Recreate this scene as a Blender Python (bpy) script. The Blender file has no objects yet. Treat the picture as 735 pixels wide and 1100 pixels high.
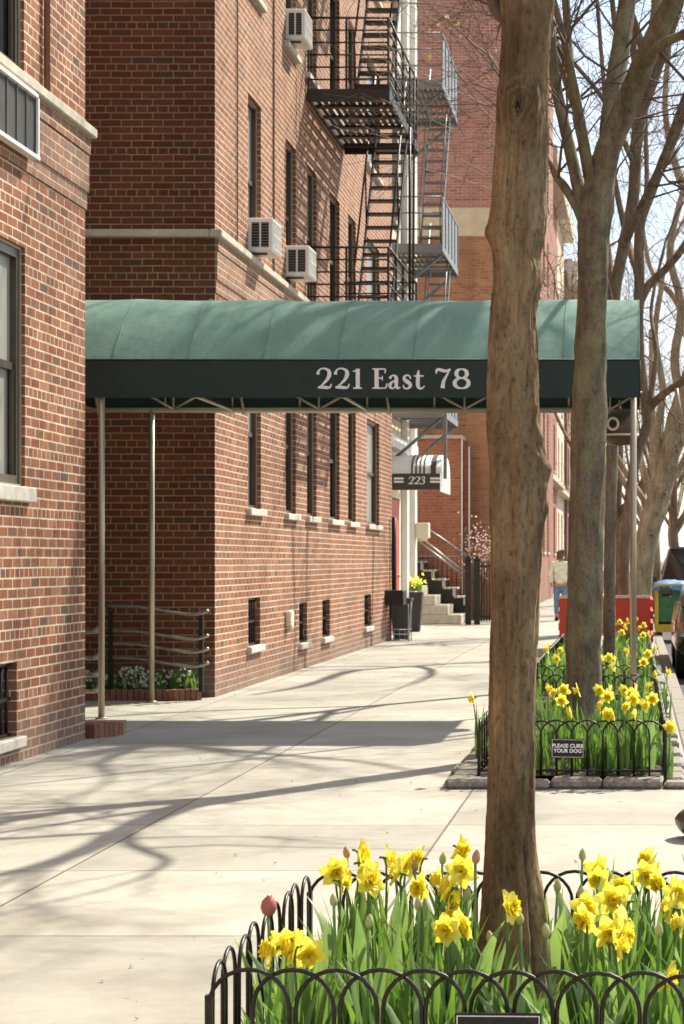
import bpy, math, random
from mathutils import Vector, Matrix, noise
R = math.radians
PI = math.pi
random.seed(7)
S = bpy.context.scene
COL = S.collection

# ------------------------------------------------------------ camera, light
F = 2200.0; CX = 682.0; CY = 602.0; H = 1.33      # focal length and vanishing point in photo pixels, eye height
cam_d = bpy.data.cameras.new('camera'); cam = bpy.data.objects.new('camera', cam_d); COL.objects.link(cam)
cam.location = (0, 0, H); cam.rotation_euler = (R(90), 0, 0)
cam_d.sensor_fit = 'HORIZONTAL'; cam_d.sensor_width = 36; cam_d.lens = F/735*36
cam_d.shift_x = (367.5-CX)/735; cam_d.shift_y = (CY-550)/735
cam_d.clip_start = .05; cam_d.clip_end = 3000
cam_d.dof.use_dof = True; cam_d.dof.focus_distance = 7.6; cam_d.dof.aperture_fstop = 20
S.camera = cam
SUN_EL = 45.5; SUN_AZ = 33.5        # azimuth from +Y towards +X
W = bpy.data.worlds.new('World'); S.world = W; W.use_nodes = True
nt = W.node_tree; bg = nt.nodes['Background']
sky = nt.nodes.new('ShaderNodeTexSky'); sky.sky_type = 'NISHITA'; sky.sun_disc = False
sky.sun_elevation = R(SUN_EL); sky.sun_rotation = R(SUN_AZ); sky.dust_density = 1.0; sky.air_density = 1.0; sky.ozone_density = 1.0
tcw = nt.nodes.new('ShaderNodeTexCoord'); mpw = nt.nodes.new('ShaderNodeMapping'); mpw.inputs['Scale'].default_value = (1.2, 1.2, 3.5)
cn = nt.nodes.new('ShaderNodeTexNoise'); cn.inputs['Scale'].default_value = 3.2; cn.inputs['Detail'].default_value = 7; cn.inputs['Roughness'].default_value = .6
cr = nt.nodes.new('ShaderNodeValToRGB'); cr.color_ramp.elements[0].position = .40; cr.color_ramp.elements[0].color = (.12, .12, .12, 1); cr.color_ramp.elements[1].position = .66; cr.color_ramp.elements[1].color = (.85, .85, .85, 1)
cm = nt.nodes.new('ShaderNodeMix'); cm.data_type = 'RGBA'; cm.inputs[7].default_value = (6.2, 6.5, 7.0, 1)
nt.links.new(tcw.outputs['Generated'], mpw.inputs[0]); nt.links.new(mpw.outputs[0], cn.inputs['Vector']); nt.links.new(cn.outputs[0], cr.inputs[0])
nt.links.new(cr.outputs[0], cm.inputs[0]); nt.links.new(sky.outputs[0], cm.inputs[6]); nt.links.new(cm.outputs[2], bg.inputs[0]); bg.inputs[1].default_value = .10
sun_d = bpy.data.lights.new('sun', 'SUN'); sun_d.energy = 4.4; sun_d.angle = R(.55); sun_d.color = (1, .93, .80)
sun = bpy.data.objects.new('sun', sun_d); COL.objects.link(sun)
sdir = Vector((math.sin(R(SUN_AZ))*math.cos(R(SUN_EL)), math.cos(R(SUN_AZ))*math.cos(R(SUN_EL)), math.sin(R(SUN_EL))))
sun.rotation_euler = sdir.to_track_quat('Z', 'Y').to_euler(); sun.location = (6, 10, 14)
S.view_settings.view_transform = 'Standard'; S.view_settings.look = 'None'; S.view_settings.gamma = 1
S.view_settings.use_curve_mapping = False; S.view_settings.exposure = 1.12
S.render.engine = 'CYCLES'
S.cycles.max_bounces = 6; S.cycles.diffuse_bounces = 4; S.cycles.transparent_max_bounces = 6

# ------------------------------------------------------------ helpers
def P(x, y, d):
    "photo pixel at distance d (metres along the street) -> world point"
    return Vector(((x-CX)*d/F, d, (CY-y)*d/F+H))

class MB:
    def __init__(s): s.v = []; s.f = []; s.m = []; s.sm = []
    def add(s, vs, fs, m=0, smooth=False):
        b = len(s.v); s.v += [tuple(p) for p in vs]
        for f in fs: s.f.append(tuple(i+b for i in f)); s.m.append(m); s.sm.append(smooth)
    def box(s, x0, x1, y0, y1, z0, z1, m=0, rot=None, c=None):
        vs = [Vector((x, y, z)) for z in (z0, z1) for y in (y0, y1) for x in (x0, x1)]
        if rot is not None: vs = [rot @ (p-c)+c for p in vs]
        s.add(vs, [(0,2,3,1), (4,5,7,6), (0,1,5,4), (2,6,7,3), (0,4,6,2), (1,3,7,5)], m)
    def rbox(s, x0, x1, y0, y1, z0, z1, b, m=0):
        "box with chamfered edges"
        vs = []; idx = {}
        for i, x in enumerate((x0, x1)):
            for j, y in enumerate((y0, y1)):
                for k, z in enumerate((z0, z1)):
                    sx, sy, sz = (1-2*i)*b, (1-2*j)*b, (1-2*k)*b
                    for a, p in (('x', (x, y+sy, z+sz)), ('y', (x+sx, y, z+sz)), ('z', (x+sx, y+sy, z))):
                        idx[i, j, k, a] = len(vs); vs.append(p)
        fs = []
        for i in (0, 1):
            fs.append([idx[i, j, k, 'x'] for j, k in ((0,0), (1,0), (1,1), (0,1))])
            fs.append([idx[j, i, k, 'y'] for j, k in ((0,0), (1,0), (1,1), (0,1))])
            fs.append([idx[j, k, i, 'z'] for j, k in ((0,0), (1,0), (1,1), (0,1))])
            for j in (0, 1):
                fs.append([idx[i,j,0,'x'], idx[i,j,1,'x'], idx[i,j,1,'y'], idx[i,j,0,'y']])
                fs.append([idx[i,0,j,'x'], idx[i,1,j,'x'], idx[i,1,j,'z'], idx[i,0,j,'z']])
                fs.append([idx[0,i,j,'y'], idx[1,i,j,'y'], idx[1,i,j,'z'], idx[0,i,j,'z']])
                for k in (0, 1): fs.append([idx[i,j,k,'x'], idx[i,j,k,'y'], idx[i,j,k,'z']])
        s.add(vs, fs, m)
    def tube(s, pts, rads, n=6, m=0, cap=True, disp=None):
        pts = [Vector(p) for p in pts]
        if not hasattr(rads, '__len__'): rads = [rads]*len(pts)
        vs = []; T = None; N = None
        for i, p in enumerate(pts):
            a = pts[max(i-1, 0)]; c = pts[min(i+1, len(pts)-1)]
            t = (c-a)
            if t.length < 1e-9: t = Vector((0, 0, 1))
            t.normalize()
            if N is None:
                N = t.orthogonal().normalized()
            else:
                N = (N - t*N.dot(t))
                N = N.normalized() if N.length > 1e-6 else t.orthogonal().normalized()
            B = t.cross(N)
            for k in range(n):
                an = 2*PI*k/n; d = N*math.cos(an)+B*math.sin(an); r = rads[i]
                if disp: r = r*(1+disp(p+d*r, d))
                vs.append(p+d*r)
        fs = [(i*n+k, i*n+(k+1) % n, (i+1)*n+(k+1) % n, (i+1)*n+k) for i in range(len(pts)-1) for k in range(n)]
        if cap and n > 3: fs += [tuple(range(n-1, -1, -1)), tuple((len(pts)-1)*n+k for k in range(n))]
        s.add(vs, fs, m, True)
    def prism(s, poly, d, m=0):
        "poly: list of points, extruded by vector d"
        n = len(poly); d = Vector(d); vs = [Vector(p) for p in poly]+[Vector(p)+d for p in poly]
        s.add(vs, [tuple(range(n)), tuple(range(2*n-1, n-1, -1))]+[(i, i+n, (i+1) % n+n, (i+1) % n) for i in range(n)], m)
    def quad(s, a, b, c, d, m=0): s.add([a, b, c, d], [(0, 1, 2, 3)], m)
    def build(s, name, mats, parent=None, fix=True):
        me = bpy.data.meshes.new(name)
        par = parent; off = Vector((0, 0, 0))
        while par is not None: off += par.location; par = par.parent
        me.from_pydata([(Vector(p)-off) for p in s.v], [], s.f)
        if not isinstance(mats, (list, tuple)): mats = [mats]
        for mm in mats: me.materials.append(mm)
        me.polygons.foreach_set('material_index', s.m); me.polygons.foreach_set('use_smooth', s.sm)
        me.update()
        o = bpy.data.objects.new(name, me); COL.objects.link(o)
        if parent is not None: o.parent = parent
        return o

def tag(o, label=None, cat=None, group=None, kind=None):
    if label: o['label'] = label
    if cat: o['category'] = cat
    if group: o['group'] = group
    if kind: o['kind'] = kind
    return o
def thing(name, loc, label, cat, group=None):
    o = bpy.data.objects.new(name, None); COL.objects.link(o); o.location = loc; o.empty_display_size = .1
    return tag(o, label, cat, group)
def copy_tree(o, parent=None):
    c = o.copy(); COL.objects.link(c)
    if parent is not None: c.parent = parent
    for ch in [q for q in o.children]: copy_tree(ch, c)
    return c
def catmull(pts, n=8):
    pts = [Vector(p) for p in pts]; out = []
    q = [pts[0]*2-pts[1]]+pts+[pts[-1]*2-pts[-2]]
    for i in range(1, len(q)-2):
        for k in range(n):
            t = k/n; a, b, c, d = q[i-1], q[i], q[i+1], q[i+2]
            out.append(.5*((2*b)+(c-a)*t+(2*a-5*b+4*c-d)*t*t+(3*b-a-3*c+d)*t**3))
    out.append(pts[-1]); return out

# ------------------------------------------------------------ materials
def mat(name, col=(.5, .5, .5), rough=.6, metal=0, spec=None):
    m = bpy.data.materials.new(name); m.use_nodes = True
    b = m.node_tree.nodes['Principled BSDF']
    b.inputs['Base Color'].default_value = (*col, 1); b.inputs['Roughness'].default_value = rough
    b.inputs['Metallic'].default_value = metal
    if spec is not None: b.inputs['Specular IOR Level'].default_value = spec
    return m
def N_(m, t, **kw):
    n = m.node_tree.nodes.new(t)
    for k, v in kw.items(): setattr(n, k, v)
    return n
def L_(m, a, b): m.node_tree.links.new(a, b)
def ramp(m, fac, stops, interp='LINEAR'):
    r = N_(m, 'ShaderNodeValToRGB'); r.color_ramp.interpolation = interp
    while len(r.color_ramp.elements) < len(stops): r.color_ramp.elements.new(.5)
    for e, (p, c) in zip(r.color_ramp.elements, stops): e.position = p; e.color = (*c, 1) if len(c) == 3 else c
    L_(m, fac, r.inputs[0]); return r.outputs[0]
def mixc(m, fac, a, b, mode='MIX'):
    n = N_(m, 'ShaderNodeMix', data_type='RGBA', blend_type=mode)
    for sock, v in ((n.inputs[0], fac), (n.inputs[6], a), (n.inputs[7], b)):
        if hasattr(v, 'is_output') or isinstance(v, bpy.types.NodeSocket): L_(m, v, sock)
        else: sock.default_value = v if not isinstance(v, tuple) else (*v, 1)
    return n.outputs[2]
def noise_tex(m, scale, detail=4, rough=.55, vec=None, stretch=None, coord='Object'):
    n = N_(m, 'ShaderNodeTexNoise'); n.inputs['Scale'].default_value = scale
    n.inputs['Detail'].default_value = detail; n.inputs['Roughness'].default_value = rough
    if vec is None:
        tc = N_(m, 'ShaderNodeTexCoord'); vec = tc.outputs[coord]
    if stretch:
        mp = N_(m, 'ShaderNodeMapping'); mp.inputs['Scale'].default_value = stretch
        L_(m, vec, mp.inputs[0]); vec = mp.outputs[0]
    L_(m, vec, n.inputs['Vector']); return n.outputs[0]
def bump(m, h, strength=.3, dist=.01, prev=None):
    b = N_(m, 'ShaderNodeBump'); b.inputs['Strength'].default_value = strength; b.inputs['Distance'].default_value = dist
    L_(m, h, b.inputs['Height'])
    if prev is not None: L_(m, prev, b.inputs['Normal'])
    return b.outputs[0]
def P_(m): return m.node_tree.nodes['Principled BSDF']
def simple(name, col, rough=.6, metal=0, var=.25, scale=12, bmp=.1, stretch=None, dark=None):
    m = mat(name, col, rough, metal)
    n = noise_tex(m, scale, 5, .6, stretch=stretch)
    d = dark or tuple(c*(1-var) for c in col); l = tuple(min(1, c*(1+var*.6)) for c in col)
    L_(m, ramp(m, n, [(.3, d), (.7, l)]), P_(m).inputs['Base Color'])
    if bmp: L_(m, bump(m, n, bmp, .01), P_(m).inputs['Normal'])
    return m

def brick_mat(name, axis, cols, mortar, rough=.85, course=.0677, width=.2035, msize=.0052, grime=.5, header=True, bump_s=.7):
    m = mat(name, rough=rough, spec=.25)
    g = N_(m, 'ShaderNodeNewGeometry'); sp = N_(m, 'ShaderNodeSeparateXYZ'); L_(m, g.outputs['Position'], sp.inputs[0])
    cb = N_(m, 'ShaderNodeCombineXYZ'); L_(m, sp.outputs[axis], cb.inputs[0]); L_(m, sp.outputs['Z'], cb.inputs[1])
    # slight waviness of hand-laid courses
    wn = N_(m, 'ShaderNodeTexNoise'); wn.inputs['Scale'].default_value = 2.2; wn.inputs['Detail'].default_value = 3; L_(m, cb.outputs[0], wn.inputs['Vector'])
    vs = N_(m, 'ShaderNodeVectorMath', operation='SCALE'); vs.inputs['Scale'].default_value = .010; L_(m, wn.outputs['Color'], vs.inputs[0])
    va = N_(m, 'ShaderNodeVectorMath', operation='ADD'); L_(m, cb.outputs[0], va.inputs[0]); L_(m, vs.outputs[0], va.inputs[1])
    b = N_(m, 'ShaderNodeTexBrick'); b.offset = .5; b.offset_frequency = 2
    b.squash = .5 if header else 1; b.squash_frequency = 6
    b.inputs['Color1'].default_value = (0, 0, 0, 1); b.inputs['Color2'].default_value = (1, 1, 1, 1); b.inputs['Mortar'].default_value = (.5, .5, .5, 1)
    b.inputs['Scale'].default_value = 1; b.inputs['Mortar Size'].default_value = msize; b.inputs['Mortar Smooth'].default_value = .25
    b.inputs['Brick Width'].default_value = width; b.inputs['Row Height'].default_value = course
    L_(m, va.outputs[0], b.inputs['Vector'])
    k = len(cols)
    c = ramp(m, b.outputs['Color'], [(i/max(k-1, 1), cc) for i, cc in enumerate(cols)])
    n1 = N_(m, 'ShaderNodeTexNoise'); n1.inputs['Scale'].default_value = 38; n1.inputs['Detail'].default_value = 5; L_(m, g.outputs['Position'], n1.inputs['Vector'])
    c = mixc(m, .55, c, ramp(m, n1.outputs[0], [(.25, (.55, .55, .55)), (.75, (1.3, 1.3, 1.3))]), 'MULTIPLY')
    nm = N_(m, 'ShaderNodeTexNoise'); nm.inputs['Scale'].default_value = 3.1; nm.inputs['Detail'].default_value = 4; L_(m, g.outputs['Position'], nm.inputs['Vector'])
    mo = ramp(m, nm.outputs[0], [(.3, tuple(x*.72 for x in mortar)), (.65, mortar)])
    c = mixc(m, b.outputs['Fac'], c, mo)
    # broad weathering, vertical streaks
    mp = N_(m, 'ShaderNodeMapping'); mp.inputs['Scale'].default_value = (1.6, 1.6, .28); L_(m, g.outputs['Position'], mp.inputs[0])
    n2 = N_(m, 'ShaderNodeTexNoise'); n2.inputs['Scale'].default_value = 1.3; n2.inputs['Detail'].default_value = 6; L_(m, mp.outputs[0], n2.inputs['Vector'])
    c = mixc(m, grime, c, ramp(m, n2.outputs[0], [(.3, (.62, .60, .58)), (.6, (1.04, 1.04, 1.04))]), 'MULTIPLY')
    # splash dirt in the lowest courses
    mr = N_(m, 'ShaderNodeMapRange'); mr.inputs['From Min'].default_value = .05; mr.inputs['From Max'].default_value = .42; mr.inputs['To Min'].default_value = .5; mr.inputs['To Max'].default_value = 0
    ad = N_(m, 'ShaderNodeMath', operation='MULTIPLY_ADD'); L_(m, n2.outputs[0], ad.inputs[0]); ad.inputs[1].default_value = -.35; L_(m, sp.outputs['Z'], ad.inputs[2])
    ad2 = N_(m, 'ShaderNodeMath', operation='ADD'); L_(m, ad.outputs[0], ad2.inputs[0]); ad2.inputs[1].default_value = .15; L_(m, ad2.outputs[0], mr.inputs['Value'])
    c = mixc(m, mr.outputs[0], c, (.20, .165, .13))
    L_(m, c, P_(m).inputs['Base Color'])
    inv = N_(m, 'ShaderNodeMath', operation='SUBTRACT'); inv.inputs[0].default_value = 1; L_(m, b.outputs['Fac'], inv.inputs[1])
    nb = bump(m, inv.outputs[0], bump_s, .006)
    L_(m, bump(m, n1.outputs[0], .35, .004, nb), P_(m).inputs['Normal'])
    return m

BC = [(0.127, 0.08, 0.056), (0.254, 0.087, 0.039), (0.294, 0.108, 0.05), (0.239, 0.077, 0.034), (0.318, 0.129, 0.062), (0.278, 0.097, 0.043), (0.214, 0.064, 0.03), (0.35, 0.157, 0.084), (0.183, 0.073, 0.043), (0.286, 0.104, 0.05)]
MORT = (.66, .54, .37)
M = {}
M['brick_y'] = brick_mat('brick_facade', 'Y', BC, MORT, msize=.0072)
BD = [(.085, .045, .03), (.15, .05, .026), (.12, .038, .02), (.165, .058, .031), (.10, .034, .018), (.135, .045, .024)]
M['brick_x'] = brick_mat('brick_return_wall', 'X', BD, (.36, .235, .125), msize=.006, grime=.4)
M['brick_reveal'] = brick_mat('brick_reveal', 'X', BC, MORT)
M['brick_band'] = brick_mat('brick_band', 'Y', [(.27, .145, .09), (.33, .165, .10), (.25, .12, .075), (.36, .20, .13), (.22, .15, .11)], MORT, header=False)
M['brick_far_red'] = brick_mat('brick_far_red', 'X', [(.40, .155, .115), (.46, .20, .155), (.50, .235, .185), (.36, .125, .095)], (.6, .42, .34), msize=.007, grime=.4, header=False)
M['brick_far_orange'] = brick_mat('brick_far_orange', 'X', [(.38, .175, .09), (.44, .22, .125), (.33, .14, .075)], (.50, .28, .15), msize=.006, header=False, grime=.7)
M['brick_wing'] = brick_mat('brick_wing', 'X', [(.36, .12, .065), (.42, .15, .08), (.30, .10, .055)], (.46, .26, .16), msize=.007)
M['brick_far_y'] = brick_mat('brick_far_facade', 'Y', [(.3, .12, .08), (.36, .15, .1)], (.5, .4, .3), header=False)
M['render_tan'] = simple('painted_tan_band', (.62, .49, .33), .9, scale=3, var=.2)
M['stone'] = simple('limestone', (.50, .44, .34), .8, scale=9, var=.22, bmp=.25)
M['sillstone'] = simple('sill_stone', (.54, .49, .41), .8, scale=12, var=.2, bmp=.2)
M['cream'] = simple('cream_paint', (.72, .64, .48), .7, scale=4, var=.12, bmp=.05)
M['white'] = simple('white_paint', (.78, .75, .68), .5, scale=6, var=.08, bmp=.03)
M['bronze'] = simple('bronze_frame', (.085, .065, .045), .4, .3, scale=20, var=.2, bmp=0)
M['tanframe'] = simple('tan_frame', (.36, .30, .21), .5, scale=20, var=.1, bmp=0)
M['black'] = simple('black_iron', (.018, .016, .014), .42, .4, scale=40, var=.4, bmp=.15)
M['hoop'] = simple('fence_iron', (.035, .027, .022), .38, .5, scale=60, var=.5, bmp=.2)
M['grey_iron'] = simple('grey_painted_steel', (.20, .205, .205), .5, .3, scale=20, var=.15, bmp=.05)
M['brown_iron'] = simple('dark_brown_steel', (.035, .026, .020), .5, .3, scale=20, var=.35, bmp=.1)
M['steel'] = simple('brushed_tan_steel', (.48, .40, .30), .38, .6, scale=8, var=.15, bmp=0, stretch=(20, 20, 1))
M['steel_dark'] = simple('weathered_steel', (.36, .34, .31), .35, .75, scale=14, var=.3, bmp=0)
M['soil'] = simple('soil', (.075, .05, .032), .95, scale=40, var=.5, bmp=1)
M['red'] = simple('red_paint', (.52, .03, .02), .5, var=.15)
M['redboard'] = simple('red_board', (.60, .06, .025), .55, var=.15, scale=5)
def glass_mat(name, col, rough=.08):
    m = mat(name, col, rough); P_(m).inputs['Specular IOR Level'].default_value = .8
    n = noise_tex(m, 1.3, 2, .5)
    L_(m, bump(m, n, .15, .02), P_(m).inputs['Normal']); return m
M['glass'] = glass_mat('window_glass', (.028, .028, .026))
M['blind'] = simple('window_with_drawn_shade', (.30, .29, .25), .35, var=.12, scale=2, bmp=0)
# sidewalk
def sidewalk_mat():
    m = mat('sidewalk_concrete', rough=.9, spec=.2)
    g = N_(m, 'ShaderNodeNewGeometry')
    mp = N_(m, 'ShaderNodeMapping'); mp.inputs['Location'].default_value = (2.44+1.5*20, .35, 0); L_(m, g.outputs['Position'], mp.inputs[0])
    b = N_(m, 'ShaderNodeTexBrick'); b.offset = 0; b.squash = 1
    b.inputs['Color1'].default_value = (0, 0, 0, 1); b.inputs['Color2'].default_value = (1, 1, 1, 1); b.inputs['Mortar'].default_value = (.5, .5, .5, 1)
    b.inputs['Scale'].default_value = 1; b.inputs['Brick Width'].default_value = 1.5; b.inputs['Row Height'].default_value = 1.52
    b.inputs['Mortar Size'].default_value = .008; b.inputs['Mortar Smooth'].default_value = .5
    L_(m, mp.outputs[0], b.inputs['Vector'])
    base = ramp(m, b.outputs['Color'], [(0, (.325, .310, .262)), (.5, (.37, .352, .298)), (1, (.405, .384, .322))])
    n1 = noise_tex(m, 180, 4, .6, g.outputs['Position']); n2 = noise_tex(m, 1.1, 7, .62, g.outputs['Position']); n3 = noise_tex(m, 14, 5, .6, g.outputs['Position'])
    c = mixc(m, .45, base, ramp(m, n1, [(.3, (.72, .71, .69)), (.6, (1.08, 1.08, 1.08))]), 'MULTIPLY')
    c = mixc(m, .85, c, ramp(m, n2, [(.32, (.74, .72, .69)), (.6, (1.05, 1.05, 1.05))]), 'MULTIPLY')
    c = mixc(m, .4, c, ramp(m, n3, [(.3, (.8, .79, .77)), (.6, (1.04, 1.04, 1.04))]), 'MULTIPLY')
    v = N_(m, 'ShaderNodeTexVoronoi'); v.inputs['Scale'].default_value = 3.3; L_(m, g.outputs['Position'], v.inputs['Vector'])
    c = mixc(m, ramp(m, v.outputs['Distance'], [(.012, (.75, .75, .75)), (.04, (0, 0, 0))]), c, (.16, .14, .12))   # old gum spots
    c = mixc(m, b.outputs['Fac'], c, (.17, .14, .105))
    L_(m, c, P_(m).inputs['Base Color'])
    inv = N_(m, 'ShaderNodeMath', operation='SUBTRACT'); inv.inputs[0].default_value = 1; L_(m, b.outputs['Fac'], inv.inputs[1])
    nb = bump(m, inv.outputs[0], .6, .008); L_(m, bump(m, n1, .25, .002, nb), P_(m).inputs['Normal']); return m
M['walk'] = sidewalk_mat()
M['asphalt'] = simple('asphalt', (.055, .053, .05), .9, scale=60, var=.4, bmp=.5)
M['granite'] = simple('granite_curb', (.27, .235, .185), .9, scale=38, var=.5, bmp=.9)
M['ground'] = simple('ground_far', (.12, .11, .09), .95, scale=.2)
# canopy cloth
def cloth(name, col, trans=.25, rough=.6):
    m = mat(name, col, rough); b = P_(m); out = m.node_tree.nodes['Material Output']
    n = noise_tex(m, 2.2, 6, .6); n2 = noise_tex(m, 26, 4, .6, stretch=(1, .25, .25))
    c = mixc(m, .7, (*col,)[:3], ramp(m, n, [(.3, (.80, .84, .84)), (.62, (1.08, 1.06, 1.04))]), 'MULTIPLY')
    c = mixc(m, .5, c, ramp(m, n2, [(.3, (.86, .88, .88)), (.6, (1.05, 1.05, 1.05))]), 'MULTIPLY')
    L_(m, c, b.inputs['Base Color'])
    t = N_(m, 'ShaderNodeBsdfTranslucent'); L_(m, c, t.inputs[0])
    mx = N_(m, 'ShaderNodeMixShader'); mx.inputs[0].default_value = trans
    L_(m, b.outputs[0], mx.inputs[1]); L_(m, t.outputs[0], mx.inputs[2]); L_(m, mx.outputs[0], out.inputs[0])
    nb = noise_tex(m, 300, 2, .5); L_(m, bump(m, nb, .2, .001, bump(m, n, .3, .05)), b.inputs['Normal'])
    return m
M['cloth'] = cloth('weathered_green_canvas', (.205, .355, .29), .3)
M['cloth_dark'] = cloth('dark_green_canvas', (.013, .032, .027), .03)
M['cloth_white'] = cloth('white_canvas', (.75, .72, .66), .25)
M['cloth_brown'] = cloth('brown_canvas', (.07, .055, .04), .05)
M['letter'] = simple('white_lettering', (.93, .91, .85), .6, scale=30, var=.12, bmp=0)
# bark
def bark(name, c0, c1, c2, scale=1, moss=None):
    m = mat(name, rough=.92, spec=.2)
    n1 = noise_tex(m, 9*scale, 7, .65, stretch=(1, 1, .28)); n2 = noise_tex(m, 75*scale, 8, .75, stretch=(1, 1, .5)); n3 = noise_tex(m, 2.1*scale, 4, .6)
    c = ramp(m, n1, [(.3, c0), (.5, c1), (.68, c2)])
    c = mixc(m, .8, c, ramp(m, n2, [(.36, (.34, .31, .28)), (.47, (.92, .92, .92)), (.66, (1.22, 1.2, 1.16))]), 'MULTIPLY')
    c = mixc(m, .5, c, ramp(m, n3, [(.35, (.75, .72, .7)), (.6, (1.1, 1.1, 1.1))]), 'MULTIPLY')
    if moss:
        n4 = noise_tex(m, 6, 5, .65)
        c = mixc(m, ramp(m, n4, [(.50, (0, 0, 0)), (.64, (.75, .75, .75))]), c, moss)
    L_(m, c, P_(m).inputs['Base Color'])
    vo = N_(m, 'ShaderNodeTexVoronoi', feature='DISTANCE_TO_EDGE'); tc = N_(m, 'ShaderNodeTexCoord'); mp = N_(m, 'ShaderNodeMapping')
    mp.inputs['Scale'].default_value = (1, 1, .3); L_(m, tc.outputs['Object'], mp.inputs[0]); L_(m, mp.outputs[0], vo.inputs['Vector']); vo.inputs['Scale'].default_value = 42*scale
    nb = bump(m, vo.outputs[0], .45, .008); L_(m, bump(m, n2, 1.0, .018, nb), P_(m).inputs['Normal'])
    return m
M['bark1'] = bark('tan_bark', (.19, .125, .065), (.33, .225, .125), (.47, .345, .205))
M['bark2'] = bark('mossy_bark', (.12, .09, .06), (.225, .175, .115), (.33, .27, .185), moss=(.27, .27, .12))
M['bark3'] = bark('brown_bark', (.12, .085, .06), (.22, .165, .115), (.33, .265, .19))
M['bark_pale'] = bark('pale_bark', (.2, .14, .09), (.36, .27, .17), (.5, .42, .3), .6)
M['twig'] = simple('twig_bark', (.115, .075, .048), .9, scale=30, bmp=0)
M['twig_pale'] = simple('pale_twig_bark', (.32, .235, .16), .9, scale=10, bmp=0)
def knot_marks(m, pt):
    b = P_(m); src = b.inputs['Base Color'].links[0].from_socket
    g = N_(m, 'ShaderNodeNewGeometry'); sub = N_(m, 'ShaderNodeVectorMath', operation='SUBTRACT'); sub.inputs[1].default_value = pt; L_(m, g.outputs['Position'], sub.inputs[0])
    ns = N_(m, 'ShaderNodeTexNoise'); ns.inputs['Scale'].default_value = 14; ns.inputs['Detail'].default_value = 4; L_(m, g.outputs['Position'], ns.inputs['Vector'])
    mp = N_(m, 'ShaderNodeMapping'); mp.inputs['Scale'].default_value = (1, .5, .72); L_(m, sub.outputs[0], mp.inputs[0])
    ln = N_(m, 'ShaderNodeVectorMath', operation='LENGTH'); L_(m, mp.outputs[0], ln.inputs[0])
    a = N_(m, 'ShaderNodeMath', operation='MULTIPLY_ADD'); L_(m, ns.outputs[0], a.inputs[0]); a.inputs[1].default_value = .055; L_(m, ln.outputs['Value'], a.inputs[2])
    w = N_(m, 'ShaderNodeMath', operation='MULTIPLY'); L_(m, a.outputs[0], w.inputs[0]); w.inputs[1].default_value = 430
    sn = N_(m, 'ShaderNodeMath', operation='SINE'); L_(m, w.outputs[0], sn.inputs[0])
    rg = ramp(m, sn.outputs[0], [(.2, (.72, .69, .65)), (.9, (1.1, 1.08, 1.05))])
    fo = N_(m, 'ShaderNodeMapRange'); fo.inputs['From Min'].default_value = .03; fo.inputs['From Max'].default_value = .075; fo.inputs['To Min'].default_value = .8; fo.inputs['To Max'].default_value = 0; L_(m, ln.outputs['Value'], fo.inputs['Value'])
    c = mixc(m, fo.outputs[0], src, mixc(m, 1.0, src, rg, 'MULTIPLY'))
    mo = noise_tex(m, 5.5, 6, .68, g.outputs['Position'], (1, 1, .45))
    c = mixc(m, .8, c, ramp(m, mo, [(.36, (.52, .46, .41)), (.5, (.95, .94, .92)), (.64, (1.35, 1.3, 1.2))]), 'MULTIPLY')
    L_(m, c, b.inputs['Base Color'])
    L_(m, bump(m, sn.outputs[0], .0, .004, b.inputs['Normal'].links[0].from_socket), b.inputs['Normal'])
knot_marks(M['bark1'], tuple(P(556.5, 113, 5.3-.07)))
M['hole'] = mat('knot_hollow', (.03, .018, .01), .95)
def leafmat(name, a, b, trans=.35, tc=(1.06, 1.02, .95)):
    m = mat(name, a, .45); bs = P_(m); out = m.node_tree.nodes['Material Output']
    n = noise_tex(m, 9, 3, .5); oi = N_(m, 'ShaderNodeObjectInfo')
    c = ramp(m, n, [(.35, a), (.65, b)])
    c = mixc(m, oi.outputs['Random'], c, mixc(m, .5, c, (1.15, 1.08, .95), 'MULTIPLY'))
    L_(m, c, bs.inputs['Base Color'])
    t = N_(m, 'ShaderNodeBsdfTranslucent'); L_(m, mixc(m, 1.0, c, tc, 'MULTIPLY'), t.inputs[0])
    mx = N_(m, 'ShaderNodeMixShader'); mx.inputs[0].default_value = trans
    L_(m, bs.outputs[0], mx.inputs[1]); L_(m, t.outputs[0], mx.inputs[2]); L_(m, mx.outputs[0], out.inputs[0])
    return m
M['leaf'] = leafmat('strap_leaf', (.085, .175, .04), (.16, .27, .075), tc=(1.5, 1.55, .7))
M['leaf_pale'] = leafmat('tulip_leaf', (.17, .27, .12), (.26, .36, .17), tc=(1.4, 1.5, .75))
M['petal'] = leafmat('yellow_petal', (.90, .83, .07), (.93, .88, .16), .42)
M['trumpet'] = leafmat('golden_trumpet', (.90, .74, .02), (.92, .80, .05), .4)
M['tulip_red'] = leafmat('red_tulip_petal', (.50, .10, .085), (.60, .22, .16), .35)
M['bud_pink'] = leafmat('pinkish_bud', (.52, .27, .17), (.50, .36, .18), .3)
M['bud_green'] = leafmat('green_bud', (.36, .42, .17), (.50, .52, .28), .3)
M['white_petal'] = leafmat('white_petal', (.80, .78, .66), (.85, .82, .72), .3)
M['pink_petal'] = leafmat('pink_petal', (.78, .55, .55), (.85, .70, .68), .3)

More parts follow.
